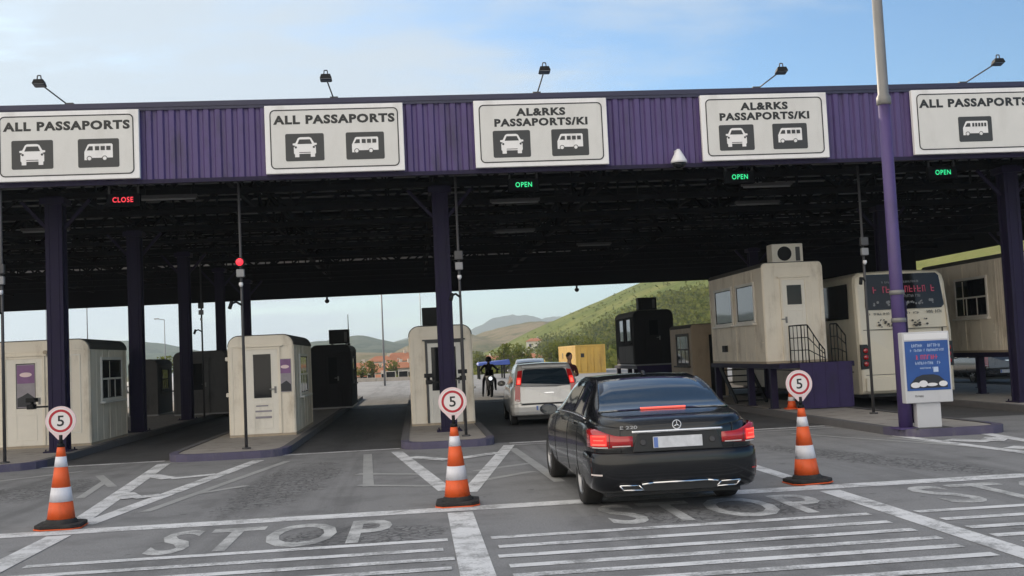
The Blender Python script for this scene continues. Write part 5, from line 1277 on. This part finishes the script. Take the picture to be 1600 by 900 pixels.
mb = MB(); mb.hexa([(-.13, -.85, .80), (.13, -.85, .80), (.14, -.1, .72), (-.14, -.1, .72), (-.1, -.9, .90), (.1, -.9, .90), (.15, -.1, .80), (-.15, -.1, .80)]); mb.done('seat', M['black'], t, bevel=.03)
mb = MB(); mb.lathe([(.085, 0.), (.07, .04), (.001, .055)], c=(0, .6, .80), seg=16, axis='y'); mb.done('headlight', M['led_white'], t)
mb = MB(); mb.grid(lambda u, v: (-.16 + .32 * v, .5 - .12 * u + .08 * math.sin(math.pi * v), .92 + .26 * u), 4, 6); mb.done('windscreen', M['glass'], t)
for sx in (-1, 1): mb = MB(); mb.bar((sx * .3, .32, 1.04), (sx * .36, .3, 1.16), .012); mb.box(sx * .38 - .06, sx * .38 + .06, .28, .31, 1.14, 1.21); mb.done('mirror', M['black'], t)
mb = MB(); mb.hexa([(-.09, -.7, .1), (.09, -.7, .1), (.08, .9, .12), (-.08, .9, .12), (-.09, -.7, .16), (.09, -.7, .16), (.05, 1.0, .5), (-.05, 1.0, .5)]) if False else mb.prism([(.42, .62), (.72, .66), (1.0, .52), (1.0, .50), (.72, .64), (.42, .60)], -.07, .07, 'x'); mb.done('mudguard', M['black'], t)
t = thing('person', 'motorcycle rider in black with a dark helmet, facing us', 'person', (3.12, 47.0, 0), rz=R(182))
V = {'pelvis': (0, -.32, .90, .145, .12), 'waist': (0, -.26, 1.05, .14, .11), 'chest': (0, -.12, 1.27, .17, .12), 'neckb': (0, -.02, 1.42, .07, .07), 'neck': (0, .03, 1.48, .055, .055), 'skull': (0, .06, 1.55, .07, .08),
     'hipL': (-.12, -.26, .87, .10, .10), 'kneeL': (-.25, .15, .74, .07, .07), 'ankL': (-.27, -.02, .34, .048, .048), 'toeL': (-.27, .14, .29, .045, .035),
     'hipR': (.12, -.26, .87, .10, .10), 'kneeR': (.25, .15, .74, .07, .07), 'ankR': (.30, .06, .09, .048, .048), 'toeR': (.31, .22, .04, .045, .035),
     'shL': (-.19, -.07, 1.37, .066, .066), 'elL': (-.36, .06, 1.17, .05, .05), 'wrL': (-.34, .22, 1.08, .034, .034), 'haL': (-.33, .27, 1.08, .036, .026),
     'shR': (.19, -.07, 1.37, .066, .066), 'elR': (.36, .06, 1.17, .05, .05), 'wrR': (.34, .22, 1.08, .034, .034), 'haR': (.33, .27, 1.08, .036, .026)}
E_ = [('pelvis', 'waist'), ('waist', 'chest'), ('chest', 'neckb'), ('neckb', 'neck'), ('neck', 'skull')]
for s_ in 'LR': E_ += [('pelvis', 'hip' + s_), ('hip' + s_, 'knee' + s_), ('knee' + s_, 'ank' + s_), ('ank' + s_, 'toe' + s_), ('chest', 'sh' + s_), ('sh' + s_, 'el' + s_), ('el' + s_, 'wr' + s_), ('wr' + s_, 'ha' + s_)]
fingers(V, E_, 'haL', 'wrL', (0, .6, -.8), (1, 0, 0)); fingers(V, E_, 'haR', 'wrR', (0, .6, -.8), (-1, 0, 0))
skin_figure('body', V, E_, lambda c: 0, [M['cloth_black']], t)
head(t, (0, .075, 1.60), face=1, hair=False)
mb = MB(); mb.grid(lambda u, v: (.135 * math.sin(2.3 * u) * math.cos(2 * math.pi * v), .06 + .155 * math.sin(2.3 * u) * math.sin(2 * math.pi * v), 1.615 + .145 * math.cos(2.3 * u)), 12, 20, closed_v=True); mb.done('helmet', M['black'], t)

# ------------------------------------------------------------------ the yard beyond
t = thing('shipping_container', 'yellow shipping container below the green hillside', 'container', (12.9, 87, .0), rz=R(-1))
mb = MB(); Wc, Lc, Hc = 2.44, 12.2, 2.3
def wav(n, a, b, dpt, fn):
    k = 0
    for i in range(n):
        s0, s1 = a + (b - a) * i / n, a + (b - a) * (i + 1) / n; q = dpt if i % 2 else 0; q2 = dpt if (i + 1) % 2 else 0
        sm = s0 + (s1 - s0) * .6; fn(s0, sm, q, q); fn(sm, s1, q, q2)
wav(40, 0, Lc, .04, lambda a, b, p, q: (mb.face([(p, a, .1), (q, b, .1), (q, b, Hc - .1), (p, a, Hc - .1)]), mb.face([(Wc - p, a, .1), (Wc - q, b, .1), (Wc - q, b, Hc - .1), (Wc - p, a, Hc - .1)])))
mb.box(.03, Wc - .03, .06, Lc, .1, Hc - .06); mb.done('wall', M['cont_yellow'], t)
mb = MB()
for x in (0, Wc - .12):
    for y in (0, Lc - .12): mb.box(x, x + .12, y, y + .12, 0, Hc)
    mb.box(x, x + .12, .12, Lc - .12, Hc - .12, Hc); mb.box(x, x + .12, .12, Lc - .12, 0, .14)
mb.box(.12, Wc - .12, 0, .12, Hc - .12, Hc); mb.box(.12, Wc - .12, 0, .12, 0, .14); mb.done('frame', M['cont_yellow'], t)
for sx in (0, 1):
    x0 = .14 + sx * 1.09; mb = MB(); mb.box(x0, x0 + 1.06, .02, .05, .16, Hc - .14); dr = mb.done('door', M['cont_yellow'], t, bevel=.01)
    mb = MB()
    for q in (.25, .8): mb.cyl((x0 + q, -.005, .1), (x0 + q, -.005, Hc - .08), .022, seg=8)
    mb.done('lock_rod', M['cont_yellow'], dr)
mb = MB(); mb.box(-.01, .0, 8.6, 9.1, 1.2, 1.7); mb.box(.4, .7, .0, .019, 1.3, 1.62); mb.done('vent_opening', M['trim_black'], t)

t = thing('awning', 'blue awning on dark posts at the far end of the lane', 'awning', (4.7, 83, 0))
mb = MB(); mb.hexa([(0, 0, 1.02), (2.5, 0, 1.02), (2.5, 2.5, 1.14), (0, 2.5, 1.14), (0.05, .1, 1.22), (2.45, .1, 1.42), (2.4, 2.4, 1.42), (0.1, 2.4, 1.3)]); mb.done('cloth', M['tarp_blue'], t, bevel=.03)
for px, py in ((.1, .1), (2.0, .1), (.1, 2.3), (2.0, 2.3)): mb = MB(); mb.box(px - .06, px + .06, py - .06, py + .06, 0, 1.1); mb.done('post', M['black'], t)
mb = MB(); mb.box(0, 2.5, -.01, 0, 1.0, 1.04); mb.done('edge_rail', M['black'], t)

# low white wall building, houses with orange roofs
def house(label, x, y, w, d, h, rh, zb, wall='house_wall', roof='roof_tile', group='houses with orange roofs in the valley', flat=False):
    t = thing('house', label, 'house', (x, y, zb), rz=R(random.uniform(-14, 14)), group=group)
    mb = MB(); mb.box(-w / 2, w / 2, 0, d, 0, h); wl = mb.done('wall', M[wall], t)
    n = max(2, int(w / 2.6)); rows = max(1, int(h / 2.7))
    for r_ in range(rows):
        for i in range(n):
            x0 = -w / 2 + w * (i + .32) / n; z0 = .9 + r_ * 2.8
            mb = MB(); mb.box(x0 - .06, x0 + .96, -.03, .0, z0 - .06, z0 + 1.26); wf = mb.done('window', M['house_white'], t); mb = MB(); mb.box(x0, x0 + .9, -.045, -.03, z0, z0 + 1.2); mb.done('pane', M['glass'], wf)
    mb = MB(); e = .4
    if flat: mb.box(-w / 2 - .15, w / 2 + .15, -.15, d + .15, h, h + .25)
    else: mb.hexa([(-w / 2 - e, -e, h), (w / 2 + e, -e, h), (w / 2 + e, d + e, h), (-w / 2 - e, d + e, h), (-w / 4, d / 2 - .1, h + rh), (w / 4, d / 2 - .1, h + rh), (w / 4, d / 2 + .1, h + rh), (-w / 4, d / 2 + .1, h + rh)])
    rf = mb.done('roof', M['house_white' if flat else roof], t)
    if not flat:
        mb = MB(); mb.box(w * .12, w * .12 + .5, d * .4, d * .4 + .5, h + rh * .4, h + rh + .5); mb.done('chimney', M[wall], rf)
H_ = [(-8.2, 150, 5, 5, 1.7, .9, -2.0, 'cream house with an orange roof, leftmost of the valley houses'), (-6.2, 165, 4.5, 5, 2.0, .9, -2.0, 'small house with an orange roof second from the left in the valley'),
      (-5.1, 140, 3.5, 4, 1.2, .8, -2.0, 'low pale house in front of the left orange roofs'), (-3.2, 185, 6, 6, 2.4, 1.0, -2.0, 'wide house with an orange roof near the thin grey pole'),
      (-1.5, 172, 5, 5, 2.5, .9, -2.0, 'tall orange-roofed house beside the centre booth'), (-.6, 205, 6, 5, 3.6, 1.0, -2.0, 'highest orange-roofed house on the slope beside the centre booth'), (-4.3, 215, 6, 5, 2.6, 1.0, -2.0, 'distant orange-roofed house behind the valley houses'), (-7.6, 205, 7, 5, 2.3, 1.0, -2.0, 'distant house with a long orange roof on the left')]
H_ += [(-9.6, 180, 6, 5, 2.6, 1.0, -2.0, 'orange-roofed house behind the dark booth aerial'), (-6.9, 235, 7, 6, 3.6, 1.2, -2.0, 'orange-roofed house high in the back of the valley town'), (-2.9, 240, 7, 6, 4.2, 1.2, -2.0, 'topmost orange-roofed house of the valley town'),
       (-5.4, 190, 5, 5, 2.2, .9, -2.0, 'middle orange-roofed house between two others in the valley town'), (-.2, 150, 3, 4, 1.4, .8, -2.0, 'small orange-roofed house hard against the centre booth')]
for (x, y, w_, d_, h_, rh, zb, lab) in H_: house(lab, x, y, w_, d_, h_, rh, zb)
house('low white flat-roofed building left of the centre booth', -2.25, 112, 2.6, 4, .92, 0, -1.5, wall='house_white', flat=True, group='white buildings')
for k, (x, y, zb, s_) in enumerate(((20, 300, 0, 1.), (26.5, 335, 1.0, 1.), (35, 360, 1., 1.1), (30, 280, -1, .8), (43, 390, 3, 1.))):
    zb = max(hill_h(x, y), -2) - .3
    house(('white house among the trees, lowest in the valley', 'pale house among the trees left of the hillside', 'white house at the foot of the green hillside', 'small pale house hidden among the valley trees', 'white house highest on the lower hillside')[k], x, y, 6 * s_, 6, 3.0, 1.2, zb, wall='house_white', group='pale houses among the trees')
t = thing('retaining_wall', 'low grey roadside wall left of the centre booth', 'wall', (-9.5, 99, 0)); mb = MB(); mb.hexa([(0, 0, -.3), (9.2, -6, -.3), (9.2, -5.7, -.3), (0, .3, -.3), (0, 0, .35), (9.2, -6, .3), (9.2, -5.7, .3), (0, .3, .35)]); mb.done('wall', M['concrete'], t)

# tall thin lamp posts far away
def far_pole(label, x, y, h, head=True, zb=-.3, r=.05):
    t = thing('far_lamp_post', label, 'lamp post', (x, y, zb), group='thin lamp posts beyond the canopy'); t.name = 'lamp_post'
    mb = MB(); mb.cyl((0, 0, 0), (0, 0, h), r, r * .55, seg=8); mb.done('shaft', M['grey_metal'], t)
    if head: mb = MB(); mb.bar((0, 0, h), (-.5, -.2, h + .1), .05); mb.box(-.75, -.4, -.3, -.12, h + .06, h + .14); mb.done('lamp_head', M['grey_metal'], t)
far_pole('grey lamp post in the far yard, between the left purple columns', -20.3, 90, 6.2)
far_pole('grey lamp post rising beside the white building left of the centre booth', -2.28, 77, 8.5, head=False, r=.075)
far_pole('faint thin post behind the booth with a rooftop air conditioner', .56, 100, 9.5, head=False, zb=-.3)
far_pole('thin post behind the wide cream booth, right of the leftmost column', -17.6, 60, 8, head=False, r=.035)
far_pole('faint thin post behind the wide cream booth, left of the leftmost column', -32.9, 100, 9.5, head=False, r=.04)

# ------------------------------------------------------------------ trees and bushes
def clump_tree(name, label, cat, loc, h, w, mat, seed, n=420, trunk=.3, group=None, leaf=None, bush=False):
    rd = random.Random(seed); t = thing(name, label, cat, loc, group=group)
    th = h * trunk; mb = MB(); mb.cyl((0, 0, -.6), (0, 0, th), w * .055, w * .04, seg=8)
    limbs = []
    for k in range(6):
        a = 2 * math.pi * k / 6 + rd.uniform(-.4, .4); e = Vector((math.cos(a) * w * rd.uniform(.18, .36), math.sin(a) * w * rd.uniform(.18, .36), h * rd.uniform(.5, .82)))
        mb.cyl((0, 0, th * rd.uniform(.75, 1)), e, w * .028, w * .012, seg=6); limbs.append(e)
    mb.cyl((0, 0, th), (0, 0, h * .8), w * .035, w * .012, seg=6)
    mb.done('trunk', M['bark'], t)
    mb = MB(); cl = [(e, w * rd.uniform(.16, .28)) for e in limbs] + [(Vector((rd.gauss(0, .16) * w, rd.gauss(0, .16) * w, th + (h - th) * rd.uniform(.15, .95))), w * rd.uniform(.13, .26)) for _ in range(10)]
    lf = leaf or w * .055
    for i in range(n):
        c, r_ = cl[rd.randrange(len(cl))]; d = Vector((rd.gauss(0, 1), rd.gauss(0, 1), rd.gauss(0, .8))).normalized() * r_ * rd.uniform(.45, 1.05); p = c + d
        if p.z > h: p.z = h - rd.uniform(0, .1) * h
        u = Vector((rd.gauss(0, 1), rd.gauss(0, 1), rd.gauss(0, 1))).normalized(); v = u.cross(Vector((rd.gauss(0, 1), rd.gauss(0, 1), rd.gauss(0, 1)))).normalized(); s_ = lf * rd.uniform(.6, 1.3)
        mb.face([p - u * s_, p + v * s_ * .6, p + u * s_, p - v * s_ * .6])
    mb.done('crown', M[mat], t, fix=False); return t
def retag(c, label, loc, rz, s):
    c['label'] = label; c.location = loc; c.rotation_euler = (0, 0, rz); c.scale = (s, s, s * random.uniform(.9, 1.12)); return c
pro = [clump_tree('broadleaf_tree', 'bushy green tree in the valley', 'tree', (0, 0, 0), 5.2, 4.4, m_, 11 + i, 520, group='trees in the valley') for i, m_ in enumerate(('leaf_a', 'leaf_b', 'leaf_b'))]
TR = [(8.5, 105, .55, 'low green tree just right of the centre booth'), (12, 122, .7, 'green tree above the blue awning'), (15.8, 118, .6, 'green tree left of the yellow container'), (17.5, 140, .85, 'tree rising behind the left end of the yellow container'), (21, 150, 1.0, 'tall tree behind the yellow container'),
      (25, 158, 1.05, 'tall tree right of the yellow container'), (13.5, 165, .8, 'tree in the middle of the valley above the motorcycle'), (10.5, 180, .75, 'darker tree left in the valley above the awning'), (29, 175, 1.1, 'large tree left of the raised shaded booth'), (34, 190, 1.2, 'large tree behind the raised shaded booth'),
      (19, 205, 1.0, 'round tree in the middle distance below the hillside'), (14, 235, 1.0, 'far round tree near the valley houses'), (38, 205, 1.2, 'tall tree right of the shaded booth'), (43.5, 220, 1.3, 'tall tree above the tan cabin'), (49.5, 235, 1.4, 'tall tree left of the raised cream booth'), (-4.8, 118, .42, 'small dark tree left of the white flat building'), (-6.1, 121, .4, 'small dark tree further left of the white flat building'),
      (-3.4, 150, .62, 'dark pointed tree among the orange roofs'), (-24.5, 108, .6, 'dark tree behind the parked cars at the left'), (-20.8, 112, .45, 'low tree behind the parked white car')]
for i, (x, y, s_, lab) in enumerate(TR):
    c = pro[i] if i < 3 else copy_tree(pro[i % 3])
    retag(c, lab, (x, y, max(hill_h(x, y) if x > 10 else -9, gz(x, y)) - .1), random.uniform(0, 6.28), s_)

# dense scrub on the hillside: one uncountable mass
mb = MB(); rd = random.Random(99)
TLX = [(.0, -.004), (.05, .0), (.083, .0045), (.135, .0165), (.19, .0345), (.238, .0535), (.287, .0605), (.5, .09)]
def tree_line(u):
    for (a, p), (b, q) in zip(TLX[:-1], TLX[1:]):
        if u <= b: return p + (q - p) * (u - a) / (b - a)
    return .09
def bush(x, y, s_, n):
    z = hill_h(x, y) if x > 10 else gz(x, y)
    if x > 10 and (z + s_ * .9 - CAM_H) / y > tree_line(x / y) + .003 * math.sin(x * .7) + .002 * math.sin(y * .31): return
    for i in range(n):
        p = Vector((x + rd.gauss(0, .42) * s_, y + rd.gauss(0, .42) * s_, z + abs(rd.gauss(0, .5)) * s_ * .8 + .1)); u = Vector((rd.gauss(0, 1), rd.gauss(0, 1), rd.gauss(0, 1))).normalized(); v = u.cross(Vector((rd.gauss(0, 1), rd.gauss(0, 1), rd.gauss(0, 1)))).normalized(); q = s_ * rd.uniform(.10, .22)
        mb.face([p - u * q, p + v * q * .7, p + u * q, p - v * q * .7])
for k in range(2600):
    y = rd.uniform(120, 420); x = 22 + (y - 120) * .085 + rd.random() ** 1.3 * (12 + (y - 120) * .22) + rd.uniform(-2, 2)
    bush(x, y, rd.uniform(1.6, 4.2), 34)
for k in range(420):
    y = rd.uniform(130, 520); x = rd.uniform(4 + y * .02, 24 + y * .06); bush(x, y, rd.uniform(1.2, 3.4), 24)
for k in range(160):
    y = rd.uniform(200, 330); x = 25 + rd.uniform(0, 60); bush(x, y, rd.uniform(.8, 2.), 18)
for k in range(220):
    y = rd.uniform(125, 300); x = rd.uniform(-.085, .0) * y; bush(x, y, rd.uniform(.6, 1.3), 20)
for k in range(420):
    y = rd.uniform(260, 460); x = 30 + (450 - y) * .075 + rd.random() * 120; z = hill_h(x, y); s_ = rd.uniform(.35, 1.0)
    for i in range(10):
        p = Vector((x + rd.gauss(0, .5) * s_, y + rd.gauss(0, .5) * s_, z + abs(rd.gauss(0, .45)) * s_)); u = Vector((rd.gauss(0, 1), rd.gauss(0, 1), rd.gauss(0, 1))).normalized(); v = u.cross(Vector((rd.gauss(0, 1), rd.gauss(0, 1), rd.gauss(0, 1)))).normalized(); q = s_ * rd.uniform(.25, .5)
        mb.face([p - u * q, p + v * q * .7, p + u * q, p - v * q * .7])
tag(mb.done('hillside_scrub', M['leaf_b'], fix=False), 'dense green scrub covering the foot of the hillside', 'scrub', kind='stuff')

# ------------------------------------------------------------------ the air
mb = MB(); mb.box(-640, 640, -30, 3240, -12, 175)
hz_o = mb.done('haze', M['black'])
hm = bpy.data.materials.new('haze air'); hm.use_nodes = True; hn = hm.node_tree; hn.nodes.clear()
vo = hn.nodes.new('ShaderNodeVolumePrincipled'); vo.inputs['Color'].default_value = (.72, .86, .97, 1); vo.inputs['Density'].default_value = HAZE; vo.inputs['Anisotropy'].default_value = .2
oo = hn.nodes.new('ShaderNodeOutputMaterial'); hn.links.new(vo.outputs[0], oo.inputs['Volume'])
hz_o.data.materials.clear(); hz_o.data.materials.append(hm); tag(hz_o, 'pale haze in the air over the valley', 'haze', kind='stuff')
